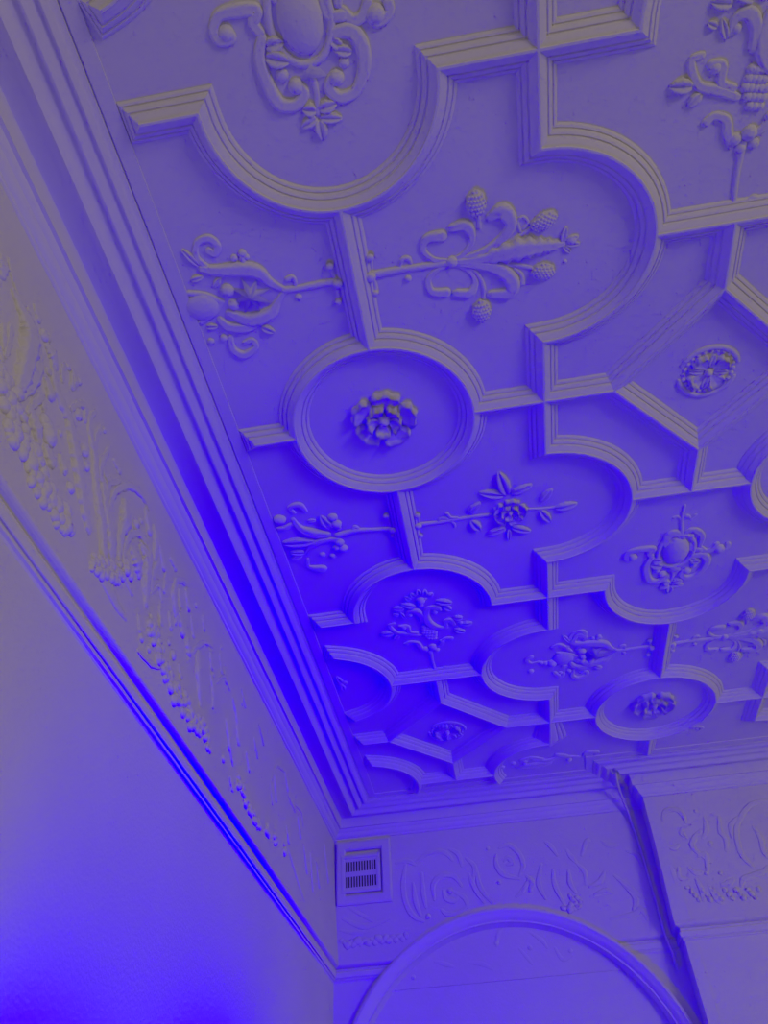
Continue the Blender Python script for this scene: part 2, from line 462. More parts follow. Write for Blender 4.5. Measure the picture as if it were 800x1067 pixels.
  ('B','grape',(0.0215,0.3173),0.0125),
  ('B','grape',(0.0339,0.3147),0.0125),
  ('B','grape',(-0.0073,0.3032),0.0125),
  ('B','grape',(0.0051,0.3005),0.0125),
  ('B','grape',(0.0175,0.2978),0.0125),
  ('B','grape',(0.0299,0.2951),0.0125),
  ('B','grape',(0.001,0.2808),0.0125),
  ('B','grape',(0.0135,0.2781),0.0125),
  ('B','grape',(0.0259,0.2754),0.0125),
 ],
 'leaf_tip': [
  ('L','leaf',(-0.035,0.0171),(-0.0475,0.0805),0.03),
  ('L','leaf',(-0.035,0.0171),(-0.0077,0.0262),0.03),
  ('L','leaf',(-0.038,0.0023),(-0.0386,-0.0443),0.03),
  ('B','bud',(-0.04,0.009),0.018),
 ],
 'end_scroll': [
  ('S','scroll',[(-0.3552,-0.2625),(-0.3744,-0.3642),(-0.3656,-0.4652),(-0.3303,-0.5365),(-0.2757,-0.5702)],[0.008,0.015,0.015,0.015,0.008]),
  ('S','scroll',[(-0.2669,-0.3183),(-0.2665,-0.425),(-0.2567,-0.4998)],[0.008,0.015,0.008]),
  ('S','scroll',[(-0.3004,-0.2575),(-0.2204,-0.2126),(-0.1333,-0.2163),(-0.0873,-0.2666)],[0.008,0.015,0.015,0.008]),
  ('S','scroll',[(-0.1012,-0.2014),(-0.0537,-0.2352),(-0.0425,-0.2994)],[0.008,0.015,0.008]),
  ('S','scroll',[(-0.0104,-0.264),(0.0286,-0.3138),(0.0104,-0.3917)],[0.008,0.015,0.008]),
  ('S','scroll',[(-0.2077,-0.4653),(-0.2081,-0.3855),(-0.1562,-0.3427),(-0.0911,-0.3533),(-0.0547,-0.4075)],[0.008,0.015,0.015,0.015,0.008]),
  ('S','scroll',[(-0.1552,-0.4208),(-0.1447,-0.4644),(-0.1016,-0.4822),(-0.0781,-0.4579)],[0.008,0.015,0.015,0.008]),
  ('S','scroll',[(-0.0995,-0.4331),(-0.0434,-0.474),(-0.0333,-0.5207)],[0.008,0.015,0.008]),
  ('S','scroll',[(0.0381,-0.3231),(0.0461,-0.4253),(0.0988,-0.5109)],[0.008,0.015,0.008]),
  ('S','scroll',[(0.1552,-0.2621),(0.1502,-0.3189),(0.1844,-0.3735),(0.2636,-0.4015)],[0.008,0.015,0.015,0.008]),
  ('S','scroll',[(0.1801,-0.2244),(0.2353,-0.2153),(0.283,-0.2648),(0.2959,-0.3336),(0.2657,-0.3886)],[0.008,0.015,0.015,0.015,0.008]),
  ('S','scroll',[(0.1959,-0.2976),(0.2192,-0.2844),(0.2361,-0.3121),(0.2084,-0.3196)],[0.008,0.015,0.015,0.008]),
  ('S','scroll',[(-0.1732,-0.5222),(-0.1445,-0.546),(-0.0825,-0.545),(-0.0379,-0.5154)],[0.008,0.015,0.015,0.008]),
  ('S','scroll',[(-0.4091,-0.2464),(-0.3431,-0.2426),(-0.3011,-0.268)],[0.008,0.015,0.008]),
  ('S','scroll',[(-0.3189,-0.3696),(-0.31,-0.4704),(-0.289,-0.5403)],[0.008,0.015,0.008]),
  ('S','scroll',[(-0.0077,-0.3493),(0.019,-0.4326),(0.0564,-0.5049)],[0.008,0.015,0.008]),
  ('S','scroll',[(0.3207,-0.4021),(0.28,-0.4578),(0.2331,-0.4925)],[0.008,0.015,0.008]),
  ('B','bud',(0.3232,-0.4174),0.018),
  ('B','bud',(0.1159,-0.2209),0.014),
  ('B','bud',(-0.1191,-0.4292),0.02),
  ('B','bud',(-0.2482,-0.5489),0.018),
  ('B','bud',(0.1526,-0.4107),0.014),
 ],
 'end_scroll2': [
  ('S','scroll',[(0.4505,-0.3747),(0.4452,-0.4541),(0.4748,-0.5586)],[0.008,0.015,0.008]),
  ('S','scroll',[(0.5446,-0.271),(0.5617,-0.3144),(0.5828,-0.3474)],[0.008,0.015,0.008]),
  ('S','scroll',[(0.5887,-0.3582),(0.6153,-0.4013),(0.6088,-0.4622)],[0.008,0.015,0.008]),
  ('S','scroll',[(0.6252,-0.4795),(0.684,-0.4578),(0.7184,-0.4116)],[0.008,0.015,0.008]),
  ('S','scroll',[(0.7658,-0.4343),(0.828,-0.506),(0.8909,-0.5741)],[0.008,0.015,0.008]),
  ('S','scroll',[(0.8635,-0.3126),(0.9128,-0.3403),(0.9242,-0.3922)],[0.008,0.015,0.008]),
  ('S','scroll',[(0.7443,-0.2478),(0.7746,-0.2742),(0.8267,-0.2744)],[0.008,0.015,0.008]),
  ('S','scroll',[(0.6925,-0.6489),(0.813,-0.6369),(0.8573,-0.6178),(0.8747,-0.6673)],[0.008,0.015,0.015,0.008]),
  ('S','scroll',[(0.4385,-0.2175),(0.4649,-0.2469),(0.4868,-0.2963)],[0.008,0.015,0.008]),
  ('S','scroll',[(0.6201,-0.3101),(0.6617,-0.2412),(0.6804,-0.2379)],[0.008,0.015,0.008]),
  ('S','scroll',[(0.3948,-0.3385),(0.3612,-0.4361),(0.3821,-0.5164)],[0.008,0.015,0.008]),
  ('S','scroll',[(0.5337,-0.3831),(0.5274,-0.4523),(0.547,-0.5031)],[0.008,0.015,0.008]),
  ('S','scroll',[(0.3019,-0.3902),(0.3274,-0.4228),(0.3087,-0.4704)],[0.008,0.015,0.008]),
  ('S','scroll',[(0.795,-0.4785),(0.8434,-0.5601),(0.8191,-0.6143)],[0.008,0.015,0.008]),
  ('S','scroll',[(0.6436,-0.522),(0.6972,-0.5079),(0.7341,-0.521)],[0.008,0.015,0.008]),
  ('B','fruit',(0.5133,-0.5192),0.013),
  ('B','fruit',(0.548,-0.5312),0.013),
  ('B','fruit',(0.5235,-0.5375),0.013),
  ('B','fruit',(0.5581,-0.5493),0.013),
  ('B','fruit',(0.5337,-0.5556),0.013),
  ('B','fruit',(0.5093,-0.5619),0.013),
  ('B','fruit',(0.5438,-0.5736),0.013),
  ('B','fruit',(0.5195,-0.5799),0.013),
  ('B','fruit',(0.467,-0.5721),0.016),
  ('B','fruit',(0.4979,-0.5778),0.016),
  ('B','fruit',(0.4993,-0.5808),0.016),
  ('B','fruit',(0.5006,-0.5838),0.016),
  ('B','fruit',(0.502,-0.5867),0.016),
 ],
 'breast_scroll': [
  ('S','scroll',[(1.0691,-0.2242),(1.097,-0.1813),(1.1517,-0.1779),(1.1806,-0.2129),(1.1819,-0.2523)],[0.008,0.014,0.014,0.014,0.008]),
  ('S','scroll',[(1.2864,-0.2326),(1.2728,-0.3009),(1.2425,-0.3433)],[0.008,0.014,0.008]),
  ('S','scroll',[(1.3604,-0.2408),(1.3406,-0.3159),(1.3538,-0.3589),(1.3354,-0.4201)],[0.008,0.014,0.014,0.008]),
  ('S','scroll',[(1.3875,-0.355),(1.4079,-0.2887),(1.4769,-0.2459)],[0.008,0.014,0.008]),
  ('S','scroll',[(1.6373,-0.1772),(1.5399,-0.1963),(1.4518,-0.2742),(1.4133,-0.3464),(1.4034,-0.4491),(1.4372,-0.5172)],[0.008,0.014,0.014,0.014,0.014,0.008]),
  ('S','scroll',[(1.5121,-0.3116),(1.5256,-0.3735),(1.5167,-0.439),(1.5227,-0.4758)],[0.008,0.014,0.014,0.008]),
  ('S','scroll',[(1.2416,-0.3052),(1.1995,-0.3387),(1.1775,-0.3889),(1.2377,-0.4684)],[0.008,0.014,0.014,0.008]),
  ('S','scroll',[(1.3457,-0.599),(1.368,-0.5666),(1.4151,-0.5538),(1.4726,-0.5419),(1.5068,-0.5171)],[0.008,0.014,0.014,0.014,0.008]),
  ('S','scroll',[(1.1931,-0.5911),(1.206,-0.6471),(1.2192,-0.6699)],[0.008,0.014,0.008]),
  ('S','scroll',[(1.1496,-0.2837),(1.1452,-0.31),(1.1611,-0.3308)],[0.008,0.014,0.008]),
  ('S','scroll',[(1.1408,-0.5442),(1.1484,-0.5868),(1.1426,-0.6479)],[0.008,0.014,0.008]),
  ('S','scroll',[(1.0565,-0.3687),(1.0831,-0.379),(1.1091,-0.3667)],[0.008,0.014,0.008]),
  ('S','scroll',[(1.1234,-0.4856),(1.1496,-0.5168),(1.1797,-0.5127)],[0.008,0.014,0.008]),
  ('S','scroll',[(1.2559,-0.5834),(1.2937,-0.5767),(1.3201,-0.5619)],[0.008,0.014,0.008]),
  ('S','scroll',[(1.1907,-0.4345),(1.2283,-0.431),(1.2053,-0.5223)],[0.008,0.014,0.008]),
  ('S','scroll',[(1.0741,-0.4806),(1.0628,-0.5294),(1.099,-0.5401)],[0.008,0.014,0.008]),
  ('S','scroll',[(1.0359,-0.4623),(1.0403,-0.5201),(1.0377,-0.5761)],[0.008,0.014,0.008]),
  ('B','bud',(1.251,-0.197),0.012),
  ('B','bud',(1.2685,-0.3761),0.016),
  ('B','bud',(1.1983,-0.5217),0.012),
  ('B','fruit',(1.0862,-0.5808),0.012),
  ('B','fruit',(1.0981,-0.602),0.012),
  ('B','fruit',(1.1098,-0.623),0.012),
  ('B','fruit',(1.1214,-0.6438),0.012),
  ('B','fruit',(1.1524,-0.6051),0.012),
  ('B','fruit',(1.1638,-0.6261),0.012),
  ('B','fruit',(1.1752,-0.6469),0.012),
  ('B','fruit',(1.2065,-0.6083),0.012),
  ('B','fruit',(1.2177,-0.6292),0.012),
  ('B','fruit',(1.2288,-0.6499),0.012),
  ('B','fruit',(1.2604,-0.6114),0.012),
  ('B','fruit',(1.2714,-0.6323),0.012),
  ('B','fruit',(1.2823,-0.653),0.012),
  ('B','fruit',(1.3141,-0.6145),0.012),
  ('B','fruit',(1.3249,-0.6354),0.012),
  ('B','fruit',(1.3355,-0.656),0.012),
  ('B','fruit',(1.3677,-0.6176),0.012),
  ('B','fruit',(1.3782,-0.6384),0.012),
  ('B','fruit',(1.3886,-0.659),0.012),
  ('B','fruit',(1.421,-0.6207),0.012),
  ('B','bud',(1.2677,-0.5286),0.012),
 ],
 'corner_garland': [
  ('S','leaf',[(-0.716,-0.5152),(-0.615,-0.564),(-0.543,-0.5639),(-0.4557,-0.5389)],[0.008,0.016,0.014,0.006]),
  ('S','leaf',[(-0.6864,-0.4573),(-0.5851,-0.5205),(-0.5001,-0.5678)],[0.006,0.012,0.006]),
  ('S','leaf',[(-0.7306,-0.5733),(-0.6443,-0.594),(-0.5581,-0.5886)],[0.006,0.012,0.008]),
  ('B','fruit',(-0.7235,-0.6231),0.013),
  ('B','fruit',(-0.7049,-0.6376),0.016),
  ('B','fruit',(-0.6865,-0.6519),0.019),
  ('B','fruit',(-0.6678,-0.637),0.013),
  ('B','fruit',(-0.6495,-0.6513),0.016),
  ('B','fruit',(-0.6307,-0.6364),0.019),
  ('B','fruit',(-0.6125,-0.6507),0.013),
  ('B','fruit',(-0.5937,-0.6358),0.016),
  ('B','fruit',(-0.5756,-0.6501),0.019),
  ('B','fruit',(-0.5567,-0.6352),0.013),
  ('B','fruit',(-0.5387,-0.6495),0.016),
  ('B','fruit',(-0.5198,-0.6346),0.019),
  ('B','fruit',(-0.5019,-0.6489),0.013),
  ('B','fruit',(-0.4829,-0.634),0.016),
  ('B','fruit',(-0.4651,-0.6483),0.019),
  ('B','fruit',(-0.446,-0.6334),0.013),
  ('B','fruit',(-0.4284,-0.6477),0.016),
  ('B','fruit',(-0.4092,-0.6328),0.019),
  ('B','fruit',(-0.3917,-0.6471),0.013),
  ('B','fruit',(-0.3725,-0.6322),0.016),
 ],
 'alcove_relief': [
  ('B','bud',(0.0941,-0.6829),0.016),
  ('S','leaf',[(0.1331,-0.6092),(0.1066,-0.6456),(0.0923,-0.6953)],[0.006,0.012,0.008]),
  ('S','leaf',[(-0.2411,-0.7422),(-0.1868,-0.7591),(-0.1468,-0.7748)],[0.006,0.013,0.006]),
  ('S','leaf',[(-0.0624,-0.7633),(0.0051,-0.7751),(0.0561,-0.8038)],[0.006,0.013,0.006]),
  ('B','bud',(-0.3577,-0.8064),0.015),
  ('S','leaf',[(0.2066,-0.7178),(0.24,-0.7641),(0.2616,-0.7965)],[0.006,0.01,0.006]),
  ('B','bud',(0.2625,-0.7203),0.015),
  ('S','leaf',[(0.3901,-0.7312),(0.4183,-0.7874),(0.4702,-0.774)],[0.006,0.012,0.006]),
  ('S','leaf',[(0.2752,-0.6477),(0.3282,-0.6894),(0.3509,-0.7279)],[0.006,0.012,0.006]),
  ('B','bud',(0.4652,-0.7512),0.014),
 ],
 'frieze_leaves_near': [
  ('S','acanthus_leaf',[(-0.8576,-0.2661),(-0.8479,-0.2841),(-0.8366,-0.3025)],[0.012,0.022,0.014]),
  ('S','acanthus_leaf',[(-0.7883,-0.2956),(-0.7535,-0.3047),(-0.7119,-0.3178),(-0.6874,-0.3461),(-0.6729,-0.402),(-0.6608,-0.4708),(-0.6607,-0.5177)],[0.01,0.016,0.03,0.036,0.032,0.026,0.01]),
  ('S','acanthus_leaf',[(-0.7524,-0.3842),(-0.7367,-0.4362),(-0.7289,-0.4735)],[0.008,0.012,0.008]),
  ('S','acanthus_leaf',[(-0.7687,-0.4175),(-0.7564,-0.442),(-0.7428,-0.4641)],[0.007,0.011,0.007]),
  ('S','acanthus_leaf',[(-0.6517,-0.324),(-0.6325,-0.3741),(-0.631,-0.441),(-0.6375,-0.5095)],[0.014,0.022,0.022,0.008]),
  ('S','acanthus_leaf',[(-0.7125,-0.234),(-0.6874,-0.2494)],[0.01,0.012]),
  ('S','acanthus_leaf',[(-0.6274,-0.2797),(-0.6035,-0.2776),(-0.5751,-0.2902)],[0.012,0.02,0.012]),
  ('S','acanthus_leaf',[(-0.5492,-0.2418),(-0.5463,-0.2722),(-0.5337,-0.2915)],[0.008,0.011,0.008]),
  ('S','acanthus_leaf',[(-0.5124,-0.2198),(-0.4894,-0.2361)],[0.012,0.016]),
  ('S','acanthus_leaf',[(-0.8388,-0.2363),(-0.8187,-0.2574),(-0.7876,-0.2726),(-0.7581,-0.2846)],[0.006,0.009,0.009,0.008]),
  ('B','bud',(-0.651,-0.2645),0.022),
  ('B','bud',(-0.6335,-0.2473),0.014),
  ('B','bud',(-0.5341,-0.2302),0.012),
  ('B','bud',(-0.4745,-0.2116),0.014),
  ('B','bud',(-0.5949,-0.3357),0.014),
  ('B','bud',(-0.7269,-0.2732),0.012),
  ('S','acanthus_leaf',[(-0.5928,-0.5105),(-0.5655,-0.5273),(-0.5419,-0.5459)],[0.012,0.024,0.012]),
  ('S','acanthus_leaf',[(-0.6046,-0.5167),(-0.5973,-0.4763),(-0.581,-0.4324),(-0.5613,-0.4479)],[0.008,0.012,0.014,0.012]),
  ('S','acanthus_leaf',[(-0.5997,-0.2773),(-0.5639,-0.3318),(-0.5215,-0.3559),(-0.4722,-0.3654),(-0.4279,-0.4027),(-0.3902,-0.4417),(-0.3465,-0.4863),(-0.3029,-0.5309),(-0.2616,-0.566)],[0.008,0.014,0.017,0.02,0.022,0.024,0.022,0.02,0.014]),
  ('S','acanthus_leaf',[(-0.5858,-0.3695),(-0.5589,-0.3862)],[0.012,0.02]),
  ('S','acanthus_leaf',[(-0.5105,-0.2195),(-0.4938,-0.262)],[0.01,0.014]),
  ('S','acanthus_leaf',[(-0.4668,-0.3244),(-0.451,-0.2827),(-0.4213,-0.2542),(-0.4002,-0.2874)],[0.008,0.011,0.012,0.009]),
  ('S','acanthus_leaf',[(-0.4144,-0.3667),(-0.3858,-0.4047),(-0.351,-0.4291)],[0.007,0.009,0.009]),
  ('S','acanthus_leaf',[(-0.373,-0.213),(-0.3855,-0.2688),(-0.3534,-0.313),(-0.3116,-0.3521),(-0.2787,-0.4137),(-0.2384,-0.466),(-0.1957,-0.4913)],[0.008,0.012,0.013,0.014,0.015,0.018,0.018]),
  ('S','acanthus_leaf',[(-0.3295,-0.2272),(-0.3365,-0.2856),(-0.3227,-0.3313)],[0.008,0.012,0.009]),
  ('S','acanthus_leaf',[(-0.2616,-0.2388),(-0.2794,-0.3223),(-0.2705,-0.3658),(-0.2358,-0.3744)],[0.008,0.012,0.012,0.01]),
  ('S','acanthus_leaf',[(-0.2184,-0.3224),(-0.2213,-0.3917),(-0.2101,-0.4439),(-0.1852,-0.4812)],[0.008,0.014,0.018,0.018]),
  ('S','acanthus_leaf',[(-0.5049,-0.5375),(-0.4782,-0.5478)],[0.016,0.02]),
  ('S','acanthus_leaf',[(-0.4482,-0.4957),(-0.4224,-0.5147)],[0.01,0.015]),
  ('B','grape',(-0.5421,-0.4736),0.022),
  ('B','grape',(-0.528,-0.4807),0.026),
  ('B','grape',(-0.5136,-0.4939),0.03),
  ('B','bud',(-0.4364,-0.3092),0.022),
  ('B','bud',(-0.3676,-0.377),0.024),
  ('B','bud',(-0.3389,-0.4059),0.018),
  ('B','bud',(-0.3785,-0.5323),0.02),
  ('B','bud',(-0.4744,-0.2128),0.014),
  ('B','bud',(-0.5894,-0.3334),0.014),
  ('B','bud',(-0.5297,-0.2287),0.012),
  ('B','bud',(-0.4783,-0.4383),0.012),
  ('B','bud',(-0.3093,-0.2167),0.012),
  ('B','bud',(-0.4218,-0.5111),0.015),
 ],
 'frieze_leaves_middle': [
  ('S','acanthus_leaf',[(-0.3161,-0.3587),(-0.2685,-0.4293),(-0.2153,-0.4925),(-0.1685,-0.566)],[0.014,0.017,0.02,0.018]),
  ('S','acanthus_leaf',[(-0.2557,-0.3667),(-0.2119,-0.4307),(-0.1606,-0.486),(-0.1347,-0.5358)],[0.01,0.02,0.026,0.022]),
  ('S','acanthus_leaf',[(-0.1672,-0.4575),(-0.1876,-0.4242),(-0.189,-0.3708),(-0.1659,-0.3098),(-0.1094,-0.2386),(-0.0407,-0.2036),(0.023,-0.1968)],[0.012,0.012,0.012,0.013,0.014,0.012,0.008]),
  ('S','acanthus_leaf',[(-0.1153,-0.3299),(-0.0993,-0.3798),(-0.1022,-0.4311),(-0.0824,-0.5062)],[0.024,0.028,0.016,0.009]),
  ('S','acanthus_leaf',[(-0.0618,-0.4938),(-0.0694,-0.4394),(-0.0499,-0.3831),(-0.0016,-0.3365),(0.0731,-0.3313),(0.0998,-0.3612)],[0.008,0.013,0.014,0.014,0.014,0.009]),
  ('S','acanthus_leaf',[(-0.0176,-0.4252),(0.0109,-0.4359),(0.0396,-0.4586)],[0.02,0.026,0.016]),
  ('S','acanthus_leaf',[(0.0253,-0.362),(0.0679,-0.3737),(0.0919,-0.4502),(0.1157,-0.5154)],[0.014,0.024,0.022,0.012]),
  ('S','acanthus_leaf',[(0.009,-0.2279),(0.053,-0.2721)],[0.012,0.018]),
  ('S','acanthus_leaf',[(0.0802,-0.226),(0.1061,-0.262),(0.1203,-0.3274)],[0.01,0.02,0.012]),
  ('S','acanthus_leaf',[(0.1414,-0.2563),(0.1927,-0.303)],[0.01,0.014]),
  ('S','acanthus_leaf',[(0.1453,-0.3183),(0.1245,-0.3866),(0.138,-0.4482)],[0.009,0.014,0.009]),
  ('S','acanthus_leaf',[(0.231,-0.2297),(0.2737,-0.2332)],[0.01,0.014]),
  ('S','acanthus_leaf',[(0.2881,-0.3075),(0.2928,-0.2708),(0.346,-0.225),(0.3942,-0.2084)],[0.007,0.01,0.011,0.007]),
  ('S','acanthus_leaf',[(0.3295,-0.2869),(0.3581,-0.3262)],[0.01,0.013]),
  ('S','acanthus_leaf',[(0.3865,-0.2474),(0.4194,-0.2816)],[0.01,0.013]),
  ('S','acanthus_leaf',[(0.2953,-0.334),(0.3361,-0.3782),(0.3373,-0.4145)],[0.008,0.013,0.008]),
  ('S','acanthus_leaf',[(-0.2605,-0.3342),(-0.2169,-0.3374),(-0.1734,-0.2839)],[0.008,0.01,0.008]),
  ('S','acanthus_leaf',[(-0.2227,-0.2524),(-0.1885,-0.2541)],[0.01,0.014]),
  ('S','acanthus_leaf',[(0.205,-0.4546),(0.2346,-0.491)],[0.008,0.012]),
  ('S','acanthus_leaf',[(0.2108,-0.2874),(0.2219,-0.3742)],[0.007,0.01]),
  ('B','bud',(-0.0341,-0.3242),0.022),
  ('B','bud',(-0.0081,-0.2847),0.014),
  ('B','bud',(0.2694,-0.2302),0.014),
  ('B','bud',(0.0401,-0.4104),0.014),
 ],
 'frieze_leaves_far': [
  ('S','acanthus_leaf',[(0.0774,-0.4528),(0.1184,-0.512)],[0.016,0.014]),
  ('S','acanthus_leaf',[(0.2062,-0.4497),(0.2294,-0.4944)],[0.01,0.014]),
  ('S','acanthus_leaf',[(0.2802,-0.4182),(0.3059,-0.4564)],[0.009,0.013]),
  ('S','acanthus_leaf',[(0.2926,-0.2807),(0.2931,-0.3353),(0.327,-0.3889)],[0.01,0.018,0.012]),
  ('S','acanthus_leaf',[(0.2913,-0.2956),(0.3254,-0.2463),(0.387,-0.217)],[0.006,0.01,0.006]),
  ('S','acanthus_leaf',[(0.3407,-0.2902),(0.3493,-0.3179)],[0.01,0.012]),
  ('S','acanthus_leaf',[(0.3871,-0.2457),(0.4267,-0.2852)],[0.012,0.014]),
  ('S','acanthus_leaf',[(0.3617,-0.3692),(0.3973,-0.4089)],[0.018,0.02]),
  ('S','acanthus_leaf',[(0.4555,-0.2981),(0.4942,-0.3522)],[0.007,0.01]),
  ('S','acanthus_leaf',[(0.5565,-0.2252),(0.583,-0.2561)],[0.01,0.012]),
  ('S','acanthus_leaf',[(0.4455,-0.4103),(0.4701,-0.4387)],[0.018,0.018]),
  ('S','acanthus_leaf',[(0.5456,-0.37),(0.5659,-0.4554),(0.6122,-0.5466)],[0.01,0.02,0.014]),
  ('S','acanthus_leaf',[(0.6654,-0.3079),(0.6931,-0.352)],[0.01,0.012]),
  ('S','acanthus_leaf',[(0.7653,-0.2466),(0.7973,-0.2976)],[0.008,0.012]),
  ('S','acanthus_leaf',[(0.6943,-0.3854),(0.7295,-0.4304),(0.7383,-0.4841)],[0.009,0.014,0.009]),
  ('S','acanthus_leaf',[(0.8353,-0.2727),(0.8559,-0.3027)],[0.009,0.012]),
  ('S','acanthus_leaf',[(0.469,-0.4747),(0.5147,-0.3948),(0.604,-0.3015),(0.6842,-0.2664)],[0.006,0.01,0.01,0.006]),
  ('S','acanthus_leaf',[(0.9506,-0.3226),(1.0098,-0.3727),(1.0287,-0.445)],[0.01,0.016,0.01]),
  ('S','acanthus_leaf',[(0.8916,-0.4541),(0.9386,-0.5332)],[0.012,0.014]),
  ('S','acanthus_leaf',[(0.0814,-0.5818),(0.1042,-0.6162)],[0.008,0.012]),
  ('S','acanthus_leaf',[(0.1471,-0.4397),(0.1783,-0.3886),(0.2131,-0.4188)],[0.006,0.008,0.007]),
  ('S','acanthus_leaf',[(0.7604,-0.3704),(0.833,-0.2958),(0.9001,-0.3106)],[0.006,0.009,0.007]),
  ('S','acanthus_leaf',[(0.1127,-0.682),(0.2016,-0.6655),(0.2644,-0.6351)],[0.008,0.01,0.006]),
  ('S','acanthus_leaf',[(0.4032,-0.5373),(0.427,-0.5581)],[0.012,0.014]),
  ('S','acanthus_leaf',[(1.0466,-0.2193),(1.105,-0.2589)],[0.008,0.012]),
  ('B','bud',(0.305,-0.5131),0.014),
  ('B','bud',(0.3457,-0.5335),0.022),
  ('B','bud',(0.1184,-0.6329),0.016),
  ('B','bud',(0.1731,-0.6319),0.016),
  ('B','bud',(0.7118,-0.3673),0.014),
  ('B','bud',(0.485,-0.2256),0.013),
  ('B','bud',(1.064,-0.276),0.012),
  ('B','bud',(0.7711,-0.2056),0.01),
 ],
 'frieze_leaves_corner': [
  ('S','acanthus_leaf',[(0.9044,-0.4447),(0.9433,-0.526),(0.9864,-0.5749)],[0.012,0.017,0.01]),
  ('S','acanthus_leaf',[(1.0052,-0.3637),(1.0467,-0.456)],[0.012,0.014]),
  ('S','acanthus_leaf',[(1.3076,-0.2317),(1.3826,-0.2755)],[0.009,0.014]),
  ('S','acanthus_leaf',[(0.965,-0.641),(0.9918,-0.6689)],[0.012,0.012]),
  ('S','acanthus_leaf',[(1.578,-0.3359),(1.6111,-0.4278)],[0.014,0.012]),
  ('S','acanthus_leaf',[(1.511,-0.4012),(1.5486,-0.472)],[0.006,0.008]),
  ('S','acanthus_leaf',[(1.749,-0.217),(1.8103,-0.2851)],[0.008,0.014]),
  ('S','acanthus_leaf',[(1.829,-0.3115),(1.9552,-0.3248)],[0.007,0.01]),
  ('S','acanthus_leaf',[(2.0187,-0.3324),(2.066,-0.3999)],[0.01,0.014]),
  ('S','acanthus_leaf',[(1.7919,-0.4709),(1.8279,-0.5208)],[0.01,0.012]),
  ('S','acanthus_leaf',[(2.2826,-0.4017),(2.3088,-0.564)],[0.008,0.012]),
  ('S','acanthus_leaf',[(2.6323,-0.219),(2.7013,-0.3841)],[0.01,0.014]),
  ('S','acanthus_leaf',[(2.1369,-0.4234),(2.1882,-0.5229)],[0.008,0.012]),
  ('S','acanthus_leaf',[(1.1535,-0.4451),(1.193,-0.4933)],[0.01,0.012]),
  ('S','acanthus_leaf',[(1.2508,-0.3301),(1.306,-0.3817)],[0.008,0.01]),
  ('S','acanthus_leaf',[(2.4139,-0.3966),(2.4646,-0.4936)],[0.008,0.012]),
  ('S','acanthus_leaf',[(1.5327,-0.3662),(1.6046,-0.2715),(1.7444,-0.2283)],[0.006,0.009,0.006]),
  ('S','acanthus_leaf',[(1.9329,-0.2994),(2.0774,-0.2711),(2.1232,-0.3235)],[0.006,0.01,0.008]),
  ('B','bud',(0.8763,-0.6115),0.018),
  ('B','bud',(1.9614,-0.2507),0.012),
 ],
 'garland_near': [
  ('B','fruit',(-0.7311,-0.5133),0.024),
  ('B','fruit',(-0.7151,-0.5302),0.029),
  ('B','fruit',(-0.6954,-0.5508),0.034),
  ('B','fruit',(-0.6824,-0.5328),0.024),
  ('B','fruit',(-0.6747,-0.573),0.029),
  ('B','fruit',(-0.6573,-0.5409),0.034),
  ('B','fruit',(-0.6475,-0.5781),0.024),
  ('B','fruit',(-0.6413,-0.6045),0.029),
  ('B','fruit',(-0.6169,-0.5738),0.034),
  ('B','fruit',(-0.6134,-0.601),0.024),
  ('B','fruit',(-0.6248,-0.6177),0.029),
  ('B','fruit',(-0.6005,-0.6246),0.034),
  ('B','fruit',(-0.5711,-0.598),0.024),
  ('B','fruit',(-0.5646,-0.6212),0.029),
  ('B','fruit',(-0.5382,-0.6048),0.034),
  ('B','fruit',(-0.5355,-0.6349),0.024),
  ('B','fruit',(-0.5126,-0.6478),0.029),
  ('B','fruit',(-0.4861,-0.6219),0.034),
  ('B','fruit',(-0.4848,-0.6559),0.024),
  ('B','fruit',(-0.4551,-0.6367),0.029),
  ('B','fruit',(-0.4302,-0.6207),0.034),
  ('B','fruit',(-0.4511,-0.6638),0.024),
  ('B','fruit',(-0.4097,-0.6446),0.029),
  ('B','fruit',(-0.3743,-0.6301),0.034),
  ('B','fruit',(-0.3838,-0.6637),0.024),
  ('B','fruit',(-0.3508,-0.6411),0.029),
  ('B','fruit',(-0.2039,-0.6239),0.024),
  ('B','fruit',(-0.1727,-0.6124),0.028),
  ('B','fruit',(-0.1963,-0.638),0.024),
  ('B','fruit',(-0.1562,-0.6166),0.028),
  ('B','fruit',(-0.1342,-0.5845),0.024),
  ('B','fruit',(-0.1032,-0.5769),0.028),
  ('B','fruit',(-0.0805,-0.5713),0.024),
  ('B','fruit',(-0.0661,-0.5382),0.028),
  ('B','fruit',(-0.0424,-0.4998),0.024),
  ('B','fruit',(-0.0258,-0.4998),0.028),
  ('B','fruit',(-0.1069,-0.55),0.024),
  ('S','ribbon',[(-0.1371,-0.6345),(-0.0822,-0.6365),(-0.0475,-0.6453),(0.0087,-0.6438)],[0.02,0.024,0.018,0.01]),
  ('S','ribbon',[(-0.0323,-0.5307),(0.0187,-0.5445)],[0.014,0.012]),
 ],
 'garland_middle': [
  ('B','fruit',(0.163,-0.5438),0.026),
  ('B','fruit',(0.1919,-0.5581),0.03),
  ('B','fruit',(0.1618,-0.5683),0.026),
  ('B','fruit',(0.212,-0.5789),0.03),
  ('B','fruit',(0.2482,-0.571),0.026),
  ('B','fruit',(0.2482,-0.6001),0.03),
  ('B','fruit',(0.2869,-0.6115),0.026),
  ('B','fruit',(0.3276,-0.6107),0.03),
  ('B','fruit',(0.3177,-0.6344),0.026),
  ('B','fruit',(0.362,-0.6347),0.03),
  ('B','fruit',(0.4113,-0.6241),0.026),
  ('B','fruit',(0.3882,-0.6527),0.03),
  ('B','fruit',(0.436,-0.6407),0.026),
